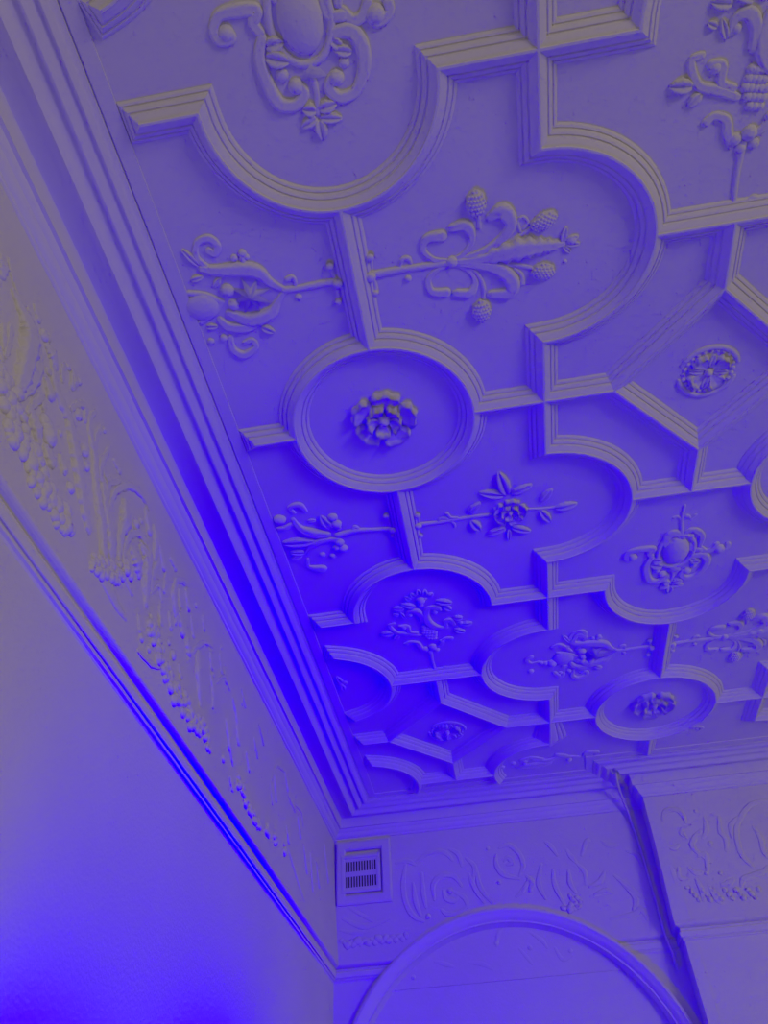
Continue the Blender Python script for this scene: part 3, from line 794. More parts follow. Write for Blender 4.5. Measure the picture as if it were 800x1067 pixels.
  ('B','fruit',(0.4808,-0.6136),0.03),
  ('B','fruit',(0.4645,-0.6524),0.026),
  ('B','fruit',(0.5128,-0.6355),0.03),
  ('B','fruit',(0.558,-0.6326),0.026),
  ('B','fruit',(0.5459,-0.6598),0.03),
  ('B','fruit',(0.6147,-0.6149),0.026),
  ('B','fruit',(0.6483,-0.6168),0.03),
  ('B','fruit',(0.6102,-0.644),0.026),
  ('B','fruit',(0.6914,-0.6198),0.03),
  ('B','fruit',(0.7178,-0.6443),0.026),
 ],
 'garland_far': [
  ('B','fruit',(1.0608,-0.6087),0.026),
  ('B','fruit',(1.1208,-0.6154),0.026),
  ('B','fruit',(1.1633,-0.638),0.026),
  ('B','fruit',(1.215,-0.65),0.026),
  ('B','fruit',(1.277,-0.6512),0.026),
  ('B','fruit',(1.3408,-0.6524),0.026),
  ('B','fruit',(1.4656,-0.622),0.026),
  ('B','fruit',(1.5896,-0.6086),0.026),
  ('B','fruit',(1.7503,-0.583),0.026),
  ('S','ribbon',[(1.8411,-0.5554),(1.9571,-0.6065),(2.1167,-0.6689)],[0.014,0.02,0.014]),
 ],
}

# ------------------------------------------------------------------ room shell
XW, YW = -0.767, 2.912            # left wall, end wall
XB, YB = 1.005, 2.765             # chimney breast
V = 0.5146                        # half the bay width of the ceiling pattern

o = new_obj('ceiling', box_mesh(XW - 0.1, 3.6, -3.4, YW + 0.2, ZC, ZC + 0.12), M_CEIL, smooth=False)
struct(o, 'white plaster ceiling with moulded ribs')
o = new_obj('wall_left', box_mesh(XW - 0.1, XW, -3.4, YW + 0.2, 0, ZC), M_WALL, smooth=False)
struct(o, 'plain painted left wall below the picture rail')
wall_back = new_obj('wall_back', box_mesh(XW, XB + 0.02, YW, YW + 0.2, 0, ZC), M_WALL, smooth=False)
struct(wall_back, 'end wall with a shallow arched recess')
o = new_obj('wall_chimney', box_mesh(XB, 3.6, YB, YW + 0.2, 0, ZC), M_WALL, smooth=False)
struct(o, 'projecting chimney breast on the right of the end wall')

room = [(XW, -3.4), (XW, YW), (XB, YW), (XB, YB), (3.6, YB)]


def H(pts):
    return [(d, CREST + h) for d, h in pts]


crown = H([(0.294, 0.043), (0.294, 0.034), (0.256, 0.033), (0.2555, 0.0385), (0.2515, 0.0385), (0.251, 0.031),
           (0.243, 0.030), (0.236, 0.026), (0.229, 0.019), (0.221, 0.016), (0.216, 0.018), (0.214, 0.024), (0.208, 0.024),
           (0.200, 0.020), (0.192, 0.012), (0.184, 0.008), (0.178, 0.009), (0.176, 0.016), (0.171, 0.018),
           (0.163, 0.017), (0.154, 0.012), (0.144, 0.003), (0.139, -0.003), (0.134, -0.006), (0.129, -0.003), (0.128, 0.004),
           (0.110, 0.012), (0.085, 0.019), (0.060, 0.022), (0.054, 0.021), (0.0505, 0.014), (0.049, -0.034), (0.038, -0.034), (0.035, -0.042), (0.031, -0.048),
           (0.025, -0.053), (0.023, -0.060), (0.020, -0.068), (0.014, -0.075), (0.009, -0.079), (0.008, -0.086), (0.003, -0.091), (0.000, -0.092),
           (-0.004, -0.092), (-0.004, 0.043)])
o = new_obj('trim_1', sweep_poly(room, crown), M_TRIM)
struct(o, 'moulded crown cornice between wall and ceiling')
trim1 = o

frieze = H([(0.002, -0.090), (0.004, -0.20), (0.009, -0.35), (0.016, -0.50), (0.024, -0.63), (0.031, -0.732), (0.032, -0.741),
            (0.031, -0.746), (0.028, -0.750), (0.022, -0.754), (0.014, -0.757), (0.008, -0.759), (-0.004, -0.759), (-0.004, -0.090)])
trim2 = new_obj('trim_2', sweep_poly(room, frieze), M_FRIEZE)
struct(trim2, 'frieze band running below the cornice')

rail = H([(0.008, -0.759), (0.012, -0.761), (0.0135, -0.765), (0.012, -0.770), (0.009, -0.773), (0.009, -0.775), (0.017, -0.776), (0.018, -0.780),
          (0.0175, -0.799), (0.015, -0.801), (0.008, -0.799), (0.007, -0.803), (0.0105, -0.807), (0.0095, -0.811), (0.003, -0.814),
          (0.0, -0.820), (-0.004, -0.820), (-0.004, -0.759)])
trim3 = new_obj('trim_3', sweep_poly(room, rail), M_TRIM)
struct(trim3, 'narrow picture rail under the frieze')

# arched recess in the end wall
AX, AZ, AR = 0.122, CREST - 1.430, 0.885


def prism(path, y0, y1):
    n = len(path)
    Vv = [(x, y0, z) for x, z in path] + [(x, y1, z) for x, z in path]
    F = [tuple(range(n)), tuple(range(2 * n - 1, n - 1, -1))]
    F += [(i, i + n, (i + 1) % n + n, (i + 1) % n) for i in range(n)]
    return mesh_of(Vv, F)


def arch_outline(r, zb):
    return [(AX + r, zb)] + arc(AX, AZ, r, 0, PI, 72) + [(AX - r, zb)]


cut = bpy.data.objects.new('cutter', prism(arch_outline(AR - 0.060, -0.2), 2.6, YW + 0.075))
COL.objects.link(cut)
boolean(wall_back, cut)
cut2 = bpy.data.objects.new('cutter', prism(arch_outline(AR - 0.012, -0.2), 2.6, YW + 0.075))
COL.objects.link(cut2)
for w in (trim2, trim3):
    boolean(w, cut2)
panel = new_obj('trim_4', box_mesh(-0.75, 0.98, YW + 0.066, YW + 0.078, CREST - 0.858, CREST - 0.45), M_FRIEZE, smooth=False)
boolean(panel, cut, 'INTERSECT')
struct(panel, 'plain lower strip of frieze inside the arched recess')
for w in (wall_back, trim2, trim3):
    w.data.polygons.foreach_set('use_smooth', [False] * len(w.data.polygons))
# archivolt
aprof = [(0.0, -0.01), (0.0, 0.036), (0.002, 0.042), (0.007, 0.045), (0.014, 0.045), (0.018, 0.042), (0.021, 0.037), (0.028, 0.033),
         (0.038, 0.024), (0.048, 0.010), (0.056, -0.010), (0.062, -0.034), (0.066, -0.058), (0.067, -0.076), (0.055, -0.078), (0.055, -0.01)]
apath = [(AX - AR, 0.0), (AX - AR, 1.0)] + arc(AX, AZ, AR, PI, 0, 96) + [(AX + AR, 1.0), (AX + AR, 0.0)]
st = offsets(apath)
Vv, F = [], []
k = len(aprof)
for p, m, _, _ in st:
    for q, pr in aprof:
        w = p + m * q
        Vv.append((w.x, YW - pr, w.y))
for i in range(len(st) - 1):
    for j in range(k):
        a, b = i * k + j, i * k + (j + 1) % k
        F.append((a, b, b + k, a + k))
F.append(tuple(range(k)))
F.append(tuple((len(st) - 1) * k + j for j in range(k - 1, -1, -1)))
o = new_obj('trim_5', mesh_of(Vv, F), M_TRIM)
struct(o, 'rounded moulding round the arched recess')
sharp(o, 35)
bpy.data.objects.remove(cut)
bpy.data.objects.remove(cut2)

# corner strips on the chimney breast, above and below the rail
strip = H([(0.005, -0.10), (0.007, -0.20), (0.012, -0.35), (0.019, -0.50), (0.027, -0.63), (0.034, -0.731), (-0.003, -0.731), (-0.003, -0.10)])
for nm, pr in (('trim_6', strip), ('trim_7', [(0.004, CREST - 0.822), (0.004, 0.0), (-0.003, 0.0), (-0.003, CREST - 0.822)])):
    o = new_obj(nm, sweep_poly([(XB, YB), (XB + 0.052, YB)], pr), M_WALL, smooth=False)
    for v in o.data.vertices:
        if v.co.x < XB + 0.001:
            v.co.x = XB - (YB - v.co.y) + 0.001
    struct(o, 'plain arris strip of the chimney breast')

# broken-out hole in the cornice return where the cable enters
me = bpy.data.meshes.new('c')
bm = bmesh.new()
bmesh.ops.create_icosphere(bm, subdivisions=3, radius=1)
bmesh.ops.scale(bm, vec=(0.020, 0.040, 0.030), verts=bm.verts)
bmesh.ops.rotate(bm, matrix=Matrix.Rotation(math.radians(-35), 3, 'Z'), verts=bm.verts)
bmesh.ops.translate(bm, vec=(0.872, 2.635, CREST + 0.004), verts=bm.verts)
bm.to_mesh(me)
bm.free()
hc = bpy.data.objects.new('cutter', me)
COL.objects.link(hc)
boolean(trim1, hc)
bpy.data.objects.remove(hc)
sharp(trim1, 30)
trim1.data.polygons.foreach_set('use_smooth', [True] * len(trim1.data.polygons))

# ------------------------------------------------------------------ ceiling ribs
HALF = [(0.0, 0.0), (0.0030, 0.0003), (0.0045, 0.0045), (0.0075, 0.0060), (0.0140, 0.0100), (0.0200, 0.0152), (0.0215, 0.0215), (0.0245, 0.0222),
        (0.0260, 0.0200), (0.0310, 0.0228), (0.0345, 0.0268), (0.0355, 0.0325), (0.0380, 0.0330), (0.0395, 0.0312), (0.0440, 0.0335), (0.0475, 0.0380), (0.0480, 0.0415)]
PROF = [(-l, d) for l, d in reversed(HALF[1:])] + HALF     # (lateral, drop from crest)


def rib_mesh(path, closed=False, hip0=False, hip1=False):
    st = offsets(path, closed)
    k = len(PROF)
    Vv, F = [], []
    n = len(st)
    for i, (p, m, d1, d2) in enumerate(st):
        for l, d in PROF:
            q = p + m * l
            if i == 0 and hip0:
                q = q - d2 * abs(l)
            if i == n - 1 and hip1:
                q = q + d1 * abs(l)
            Vv.append((q.x, q.y, CREST + d))
    for i in range(n if closed else n - 1):
        for j in range(k - 1):
            a = i * k + j
            c = ((i + 1) % n) * k + j
            F.append((a, a + 1, c + 1, c))
    if not closed:
        for end, on in ((0, hip0), (n - 1, hip1)):
            if not on:
                continue
            for j in range(k // 2):
                a, b = end * k + j, end * k + j + 1
                c, d = end * k + (k - 2 - j), end * k + (k - 1 - j)
                F.append((a, b, c, d) if b != c else (a, b, d))
    return mesh_of(Vv, F)


def rib(name, path, label, group=None, **kw):
    o = new_obj(name, rib_mesh(path, **kw), M_RIB)
    sharp(o, 24)
    return tag(o, label, 'ceiling moulding', group)


R = 0.290
LB = 0.285      # half-width of the lobes of the rows
BB = 0.279      # half-width of the side bulges
XE = -0.425     # crest of the ribs that stop short of the left border


def lobe_arc(cx, y, s, n=40):
    """arc from (cx-LB, y) to (cx+LB, y) bulging towards s (+1 = +y)"""
    cy = y + s * 0.0
    dep = 0.285 if s < 0 else 0.283
    a = math.acos(min(1, LB / 0.2865))
    pts = []
    for i in range(n + 1):
        t = PI - PI * i / n
        pts.append((cx + LB * math.cos(t), y + s * dep * math.sin(t)))
    return pts


def bulge_arc(x, cy, s, n=40):
    """arc from (x, cy-BB) to (x, cy+BB) bulging towards s (+1 = +x)"""
    pts = []
    for i in range(n + 1):
        t = -PI / 2 + PI * i / n
        pts.append((x + s * 0.306 * math.cos(t), cy + BB * math.sin(t)))
    return pts


G = 'moulded plaster ribs of the ceiling pattern'
YE = 2.60        # ribs run under the cornice of the end wall
# rows of half-round lobes (odd rows)
rib('scalloped_rib', [(XE, -1)] + lobe_arc(0, -1, 1) + lobe_arc(2 * V, -1, -1) + [(3 * V, -1)] + lobe_arc(4 * V, -1, 1) + [(5 * V, -1)],
    'long scalloped plaster rib nearest the top of the photo, under the oval cartouche', G, hip0=True)
rib('scalloped_rib', [(XE, 1)] + lobe_arc(0, 1, -1) + lobe_arc(2 * V, 1, 1) + [(3 * V, 1)] + lobe_arc(4 * V, 1, -1) + [(5 * V, 1)],
    'long scalloped plaster rib passing above the grape palmette and below the small cartouche', G, hip0=True)
# columns of side bulges
rib('scalloped_rib', [(V, -3.3)] + bulge_arc(V, -1.5, -1) + bulge_arc(V, -0.5, 1) + bulge_arc(V, 0.5, 1) + bulge_arc(V, 1.5, -1) + [(V, 2), (V, 2.5 - BB)]
    + [p for p in bulge_arc(V, 2.5, -1) if p[1] < 2.61],
    'long scalloped plaster rib running down the middle of the ceiling towards the arch', G)
rib('scalloped_rib', [(3 * V, -3.3)] + bulge_arc(3 * V, -1.5, 1) + bulge_arc(3 * V, -0.5, -1) + bulge_arc(3 * V, 0.5, -1) + bulge_arc(3 * V, 1.5, 1) + [(3 * V, 2)] + [p for p in bulge_arc(3 * V, 2.5, 1) if p[1] < 2.46],
    'scalloped plaster rib at the right edge of the photo beyond the diamonds', G)
for cy, nm in ((-1.5, 'short curved plaster rib cut by the left cornice at the top left'),
               (1.5, 'curved plaster rib emerging from the left cornice below the grape palmette'),
               (2.5, 'curved plaster rib emerging from the left cornice in the far corner')):
    pts = [p for p in bulge_arc(-V, cy, 1, 80) if p[0] > XE + 0.004 and p[1] < 2.61]
    rib('curved_rib', pts, nm, G, hip0=True, hip1=cy < 2)
# circles and diamonds
rib('circular_rib', arc(0, 0, R, 0, 2 * PI, 96)[:-1], 'large circular plaster rib round the nearer five-petalled rose', G, closed=True)
rib('circular_rib', arc(2 * V, 2, R, 0, 2 * PI, 96)[:-1], 'smaller-looking far circular plaster rib round a rose near the chimney breast', G, closed=True)
for cx, cy, nm in ((2 * V, 0, 'diamond of plaster ribs round an oval rosette at the right'), (0, 2, 'diamond of plaster ribs round a faint rosette in the far left corner')):
    rib('diamond_rib', [(cx - 0.297, cy), (cx, cy + 0.303), (cx + 0.297, cy), (cx, cy - 0.303)], nm, G, closed=True)
for a, b, nm, h0 in (
        ((XE, 0), (-R, 0), 'short straight plaster rib between left cornice and the nearer circle', True),
        ((R, 0), (2 * V - 0.297, 0), 'straight plaster rib joining the nearer circle to the right-hand diamond', False),
        ((2 * V + 0.297, 0), (5 * V, 0), 'straight plaster rib leaving the right-hand diamond at the photo edge', False),
        ((0, -0.717), (0, -R), 'straight plaster rib between the big top lobe and the nearer circle', False),
        ((0, R), (0, 0.715), 'straight plaster rib below the nearer circle', False),
        ((V + 0.306, -0.5), (3 * V - 0.306, -0.5), 'straight plaster rib that carries the grape ornament at the upper right', False),
        ((2 * V, -0.5), (2 * V, -0.303), 'short plaster rib dropping onto the top of the right-hand diamond', False),
        ((2 * V, 0.303), (2 * V, 0.5), 'short plaster rib under the right-hand diamond', False),
        ((V + 0.306, 0.5), (3 * V - 0.306, 0.5), 'straight plaster rib above the small cartouche', False),
        ((2 * V, 1.283), (2 * V, 2 - R), 'straight plaster rib above the far circle', False),
        ((2 * V, 2 + R), (2 * V, 2.472), 'stub of plaster rib between far circle and cornice', False),
        ((-V + 0.306, 1.5), (V - 0.306, 1.5), 'straight plaster rib carrying the far grape palmette', False),
        ((0, 1.5), (0, 2 - 0.303), 'short plaster rib above the far diamond', False),
        ((0, 2 + 0.303), (0, 2.5), 'short plaster rib below the far diamond', False),
        ((-V + 0.306, 2.5), (V - 0.306, 2.5), 'last straight plaster rib before the end wall cornice', False),
        ((XE, 2), (-0.297, 2), 'short plaster rib between left cornice and the far diamond', True),
        ((0.297, 2), (2 * V - R, 2), 'straight plaster rib joining the far diamond to the far circle', False),
        ((2 * V + R, 2), (5 * V, 2), 'straight plaster rib right of the far circle', False)):
    n = 6
    path = [(a[0] + (b[0] - a[0]) * i / n, a[1] + (b[1] - a[1]) * i / n) for i in range(n + 1)]
    rib('straight_rib', path, nm, G, hip0=h0)

# ------------------------------------------------------------------ relief ornament


def catmull(P, n=7):
    if len(P) < 3:
        return [tuple(P[0][k] + (P[-1][k] - P[0][k]) * i / n for k in range(len(P[0]))) for i in range(n + 1)]
    Q = [P[0]] + list(P) + [P[-1]]
    out = []
    for i in range(1, len(Q) - 2):
        for s in range(n):
            t = s / n
            out.append(tuple(0.5 * ((2 * Q[i][k]) + (-Q[i - 1][k] + Q[i + 1][k]) * t + (2 * Q[i - 1][k] - 5 * Q[i][k] + 4 * Q[i + 1][k] - Q[i + 2][k]) * t * t
                                    + (-Q[i - 1][k] + 3 * Q[i][k] - 3 * Q[i + 1][k] + Q[i + 2][k]) * t ** 3) for k in range(len(Q[0]))))
    out.append(tuple(P[-1]))
    return out


class Relief:
    def __init__(self):
        self.v, self.f = [], []

    def stroke(self, pts, rad, hz=0.9, lobes=0, lift=0.0, groove=0.0):
        P = catmull([(p[0], p[1], max(0.003, r)) for p, r in zip(pts, rad)])
        # round both ends
        p0, p1 = P[0], P[1]
        q0, q1 = P[-1], P[-2]

        def ext(a, b):
            d = Vector((a[0] - b[0], a[1] - b[1]))
            d = d.normalized() if d.length > 1e-9 else Vector((1, 0))
            return [(a[0] + d.x * a[2] * e, a[1] + d.y * a[2] * e, a[2] * math.sqrt(max(0.02, 1 - e * e))) for e in (0.55, 0.85, 1.0)]
        P = list(reversed(ext(p0, p1))) + P + ext(q0, q1)
        m = 9
        base = len(self.v)
        n = len(P)
        for i, (x, y, r) in enumerate(P):
            a = Vector(P[max(0, i - 1)][:2])
            b = Vector(P[min(n - 1, i + 1)][:2])
            d = (b - a)
            d = d.normalized() if d.length > 1e-9 else Vector((1, 0))
            nn = Vector((-d.y, d.x))
            for j in range(m):
                t = PI * j / (m - 1)
                rr = r
                if lobes and j in (0, 1, m - 2, m - 1):
                    rr = r * (1 + 0.20 * math.sin(lobes * 2 * PI * i / n))
                z = rr * hz * math.sin(t) ** 0.8
                if groove:
                    z *= 1 - groove * math.exp(-((t - PI / 2) / 0.35) ** 2)
                if lobes:
                    z *= 1 + 0.03 * math.sin(lobes * 2 * PI * i / n)
                self.v.append((x + nn.x * rr * math.cos(t), y + nn.y * rr * math.cos(t), (z + lift if 0 < j < m - 1 else -0.006)))
        for i in range(n - 1):
            for j in range(m - 1):
                a = base + i * m + j
                self.f.append((a, a + 1, a + m + 1, a + m))
        self.f.append(tuple(base + j for j in range(m)))
        self.f.append(tuple(base + (n - 1) * m + j for j in range(m)))

    def leaf(self, a, b, w, h=None):
        a, b = Vector(a), Vector(b)
        d = b - a
        L = max(0.01, d.length)
        d = d / L
        nn = Vector((-d.y, d.x))
        h = h or w * 0.36
        base = len(self.v)
        nt, m = 14, 9
        for i in range(nt + 1):
            t = i / nt
            wd = w * 0.5 * (math.sin(PI * t ** 0.85) ** 0.75 if 0 < t < 1 else 0.0) * (1 + 0.08 * math.sin(t * 9 * PI)) + 0.0008
            for j in range(m):
                s = -1 + 2 * j / (m - 1)
                p = a + d * (t * L) + nn * (s * wd)
                cup = (1 - s * s) ** 0.5 * 0.55 + 0.55 * abs(s) * (1 - abs(s)) * 2 - 0.28 * math.exp(-(s / 0.16) ** 2)
                z = h * max(0, cup + 0.25 * (abs(s) > 0.7)) * math.sin(PI * min(0.97, max(0.06, t))) ** 0.5 + 0.0015
                self.v.append((p.x, p.y, z if 0 < j < m - 1 and 0 < i < nt else -0.005))
        for i in range(nt):
            for j in range(m - 1):
                q = base + i * m + j
                self.f.append((q, q + 1, q + m + 1, q + m))

    def ball(self, c, rx, ry=None, rz=None, ang=0, bumps=0, zc=0.05):
        ry = ry or rx
        rz = rz or min(rx, ry) * 0.72
        ca, sa = math.cos(math.radians(ang)), math.sin(math.radians(ang))
        nu, nv = (20, 9) if bumps else (14, 7)
        base = len(self.v)
        for i in range(nv + 1):
            ph = (PI / 2 + 0.35) * i / nv
            for j in range(nu):
                th = 2 * PI * j / nu
                k = 1.0
                if bumps:
                    k = 1 + 0.10 * math.sin(bumps * th + (i % 2) * PI) * math.sin(ph) * (1 if i % 2 else 0.3)
                x, y, z = rx * k * math.sin(ph) * math.cos(th), ry * k * math.sin(ph) * math.sin(th), rz * k * math.cos(ph)
                self.v.append((c[0] + x * ca - y * sa, c[1] + x * sa + y * ca, z + rz * zc))
        for i in range(nv):
            for j in range(nu):
                a, b = base + i * nu + j, base + i * nu + (j + 1) % nu
                self.f.append((a, b, b + nu, a + nu))

    def star(self, c, r, n=8, h=0.026):
        base = len(self.v)
        self.v.append((c[0], c[1], h))
        for i in range(2 * n):
            rr = r if i % 2 == 0 else r * 0.38
            t = PI * i / n + 0.2
            self.v.append((c[0] + rr * math.cos(t), c[1] + rr * math.sin(t), 0.002 if i % 2 == 0 else 0.0))
        for i in range(2 * n):
            self.f.append((base, base + 1 + i, base + 1 + (i + 1) % (2 * n)))

    def pyramid(self, c, r, h=0.022):
        base = len(self.v)
        self.v += [(c[0] - r, c[1] - r * 0.55, 0), (c[0] + r, c[1] - r * 0.55, 0), (c[0], c[1] + r * 0.8, 0), (c[0], c[1] - 0.1 * r, h)]
        for a, b in ((0, 1), (1, 2), (2, 0)):
            self.f.append((base + a, base + b, base + 3))

    def petal(self, c, a0, r0, r1, w, h, ruffle=0.0):
        """broad petal of a rose, hollow in the middle with a raised wavy rim"""
        base = len(self.v)
        nr, na = 9, 13
        for i in range(nr):
            t = i / (nr - 1)
            for j in range(na):
                s = -1 + 2 * j / (na - 1)
                rim = r1 * (1 - 0.16 * abs(s) ** 3 + ruffle * math.cos(3 * PI * s))
                r = r0 + (rim - r0) * t
                th = a0 + s * w * (0.55 + 0.45 * math.sin(min(1, t * 1.3) * PI / 2))
                z = h * (0.35 + 0.65 * t ** 2) * (0.72 + 0.28 * s * s)
                if i == nr - 2:
                    z = h * 1.05
                if i == nr - 1 or j in (0, na - 1):
                    z = -0.004 if i == nr - 1 else h * 0.12
                self.v.append((c[0] + r * math.cos(th), c[1] + r * math.sin(th), z))
        for i in range(nr - 1):
            for j in range(na - 1):
                q = base + i * na + j
                self.f.append((q, q + 1, q + na + 1, q + na))

    def mesh(self):
        return mesh_of(self.v, self.f)


def surf_ceiling(x, y, th=0.0):
    c, s = math.cos(th), math.sin(th)
    return Matrix(((c, s, 0, x), (s, -c, 0, y), (0, 0, -1, ZC), (0, 0, 0, 1)))


LEFT = Matrix(((0, 0, 1, 0), (1, 0, 0, 0), (0, 1, 0, CREST), (0, 0, 0, 1)))
END = Matrix(((1, 0, 0, 0), (0, 0, -1, 0), (0, 1, 0, CREST), (0, 0, 0, 1)))


def add_rose(r, parts, c, rad):
    """a two-ring rose: five broad petals, five small ones, a button"""
    for i in range(5):
        q = Relief()
        q.petal(c, 2 * PI * i / 5 + 1.35, rad * 0.40, rad, 0.60, rad * 0.25, 0.045)
        parts.append(('petal', q))
    q = Relief()
    for i in range(5):
        q.petal(c, 2 * PI * i / 5 + 0.72, rad * 0.12, rad * 0.56, 0.58, rad * 0.32, 0.045)
    parts.append(('inner_petals', q))
    q = Relief()
    q.ball(c, rad * 0.19, rz=rad * 0.26, zc=0.1)
    parts.append(('button', q))


def build_parts(elems, hz=0.75, relief=1.0, zoff=None, cluster=False):
    """list of (part name, Relief) from the element table"""
    parts = []
    late = None
    for e in elems:
        kind, nm = e[0], e[1]
        q = Relief()
        if kind == 'S':
            leafy = nm in ('plume', 'acanthus_leaf')
            gro = 0.3 if nm in ('scroll', 'acanthus_leaf', 'plume') else 0.0
            n = len(e[2])
            q.stroke(e[2], e[3], hz * (0.45 if nm == 'ribbon' else 1.0), lobes=(n * 1.6 if leafy else 0), groove=gro)
        elif kind == 'L':
            q.leaf(e[2], e[3], e[4])
        elif kind == 'B':
            rx = e[3]
            ry = e[4] if len(e) > 4 else None
            rz = e[5] if len(e) > 5 else None
            ang = e[6] if len(e) > 6 else 0
            b = {'strawberry': 7, 'fruit': 5}.get(nm, 0)
            if nm in ('bud', 'knob'):
                rx *= 0.86
            if nm == 'fruit':         # irregular squashed lumps
                rx *= random.uniform(1.0, 1.35)
                ry = rx * random.uniform(0.65, 0.95)
                ang = random.uniform(0, 180)
            if cluster and nm == 'fruit':
                nm = 'fruit_cluster'
                for t in range(3):
                    al = 2.1 * t + random.uniform(-0.6, 0.6)
                    rr = e[3] * random.uniform(0.55, 0.8)
                    q.ball((e[2][0] + e[3] * 0.62 * math.cos(al), e[2][1] + e[3] * 0.62 * math.sin(al)), rr, rr * random.uniform(0.75, 1.0), rr * 1.1, random.uniform(0, 180))
            elif nm == 'knob':        # sits against the foot of the rib
                q.ball(e[2], rx, ry, rz, ang, 0, 0.9)
            else:
                q.ball(e[2], rx, ry, rz, ang, b)
            if nm == 'strawberry':    # rows of pips
                ca, sa = math.cos(math.radians(ang)), math.sin(math.radians(ang))
                rz0 = min(rx, ry) * 0.72
                for iu in range(-3, 4):
                    for iv in range(-3, 4):
                        u = (iu + 0.5 * (iv % 2)) / 3.4
                        w = iv / 3.4
                        if u * u + w * w > 0.95:
                            continue
                        z = rz0 * math.sqrt(1 - u * u - w * w)
                        px, py = rx * u, ry * w
                        k0 = len(q.v)
                        q.ball((e[2][0] + px * ca - py * sa, e[2][1] + px * sa + py * ca), min(rx, ry) * 0.17, rz=min(rx, ry) * 0.14, zc=0)
                        q.v[k0:] = [(a, c_, d + z) for a, c_, d in q.v[k0:]]
            if nm == 'boss':      # oval boss inside its raised ring
                q2 = Relief()
                pts = [(e[2][0] + (rx + .018) * math.cos(t), e[2][1] + (ry + .018) * math.sin(t)) for t in [2 * PI * i / 16 for i in range(17)]]
                q2.stroke(pts, [0.0095] * 17)
                late = ('boss_ring', q2)
        elif kind == 'T':
            (q.star if nm == 'star' else q.pyramid)(e[2], e[3])
        elif kind == 'R':
            add_rose(None, parts, e[2], e[3])
            continue
        if relief != 1.0:
            q.v = [(x, y, z * relief if z > 0 else z) for x, y, z in q.v]
        if zoff:
            q.v = [(x, y, z + zoff(x, y)) for x, y, z in q.v]
        parts.append((nm, q))
        if late:
            parts.append(late)
            late = None
    return parts


def make_thing(name, M, parts, label, cat, group=None, mat=None):
    root = bpy.data.objects.new(name, None)
    COL.objects.link(root)
    root.matrix_world = M
    root.empty_display_size = 0.05
    tag(root, label, cat, group)
    # merge the tiny buds of one ornament by name so that parts stay readable
    made = {}
    for nm, q in parts:
        under = {'boss_ring': 'boss', 'button': 'inner_petals'}.get(nm)
        made[nm] = new_obj(nm, q.mesh(), mat or M_ORN, made.get(under) or root)
    return root


def copy_thing(root, M, label, extra=()):
    c = root.copy()
    COL.objects.link(c)
    c.matrix_world = M
    c['label'] = label
    for ch in list(root.children):
        k = ch.copy()
        COL.objects.link(k)
        k.parent = c
        for g in ch.children:
            d = g.copy()
            COL.objects.link(d)
            d.parent = k
    for nm, q in extra:
        new_obj(nm, q.mesh(), M_ORN, c)
    return c


GO = 'plaster ornaments in the ceiling panels'
C = 'plaster ornament'
a = make_thing('strawberry_spray', surf_ceiling(0, -0.5), build_parts(D['strawberry_spray']),
               'branching plaster spray with strawberries, right of the rib above the nearer circle', C, GO)
copy_thing(a, surf_ceiling(2 * V, 1.5), 'far plaster spray with berries cut by the right edge of the photo')
a = make_thing('star_crest', surf_ceiling(0, -0.5), build_parts(D['star_crest']),
               'plaster crest with an eight-pointed star and shield touching the left cornice', C, GO)
copy_thing(a, surf_ceiling(2 * V, 1.5), 'far plaster crest of scrolls on a stem, left of the rib above the far circle', build_parts(D['crown_drop']))
make_thing('rose_spray', surf_ceiling(0, 0.5), build_parts(D['rose_spray']),
           'plaster rose spray with small oval leaves below and right of the nearer circle', C, GO)
make_thing('leafy_scroll', surf_ceiling(0, 0.5), build_parts(D['leafy_scroll']),
           'plaster leafy scroll on a stem touching the left cornice below the nearer circle', C, GO)
a = make_thing('oval_cartouche', surf_ceiling(0, -1.13), build_parts(D['cartouche']),
               'large plaster cartouche with an oval boss at the top of the photo', C, GO)
copy_thing(a, surf_ceiling(2 * V, 0.87), 'smaller-looking plaster cartouche with round boss inside the lobe at mid right')
a = make_thing('grape_palmette', surf_ceiling(0, 1.5), build_parts(D['grape_palmette']),
               'faint bushy plaster palmette with beads in the deep blue panel at lower centre', C, GO)
copy_thing(a, surf_ceiling(2 * V, -0.5), 'large plaster palmette with grapes and scrolls at the upper right edge')
make_thing('leaf_tip', surf_ceiling(-0.40, 1.5), build_parts(D['leaf_tip']),
           'tiny plaster leaf cluster beside the left cornice in the curved far panel', C, GO)

# roses
parts = []
add_rose(None, parts, (0, 0), 0.110)
a = make_thing('ceiling_rose', surf_ceiling(0, 0), parts, 'five-petalled plaster rose at the centre of the nearer circle', C, 'plaster roses in circles')
copy_thing(a, surf_ceiling(2 * V, 2, 0.5), 'five-petalled plaster rose at the centre of the far circle')


def rosette():
    parts = []
    for t0, t1 in ((0.25, 2.75), (3.35, 5.9)):
        q = Relief()
        pts = [(0.092 * math.cos(t), 0.090 * math.sin(t)) for t in [t0 + (t1 - t0) * i / 10 for i in range(11)]]
        q.stroke(pts, [0.006] + [0.009] * 9 + [0.006])
        parts.append(('outer_ring', q))
    q = Relief()
    for i in range(24):
        t = 2 * PI * i / 24
        q.ball((0.077 * math.cos(t), 0.076 * math.sin(t)), 0.0075)
    parts.append(('bead_ring', q))
    for i in range(4):
        q = Relief()
        t = 0.6 + i * PI / 2
        q.petal((0, 0), t, 0.012, 0.070, 0.55, 0.022, 0.05)
        parts.append(('petal', q))
        q = Relief()
        t += PI / 4
        q.leaf((0.012 * math.cos(t), 0.012 * math.sin(t)), (0.066 * math.cos(t), 0.066 * math.sin(t)), 0.026)
        parts.append(('leaf', q))
    q = Relief()
    q.ball((0, 0), 0.014, rz=0.022)
    parts.append(('button', q))
    return parts


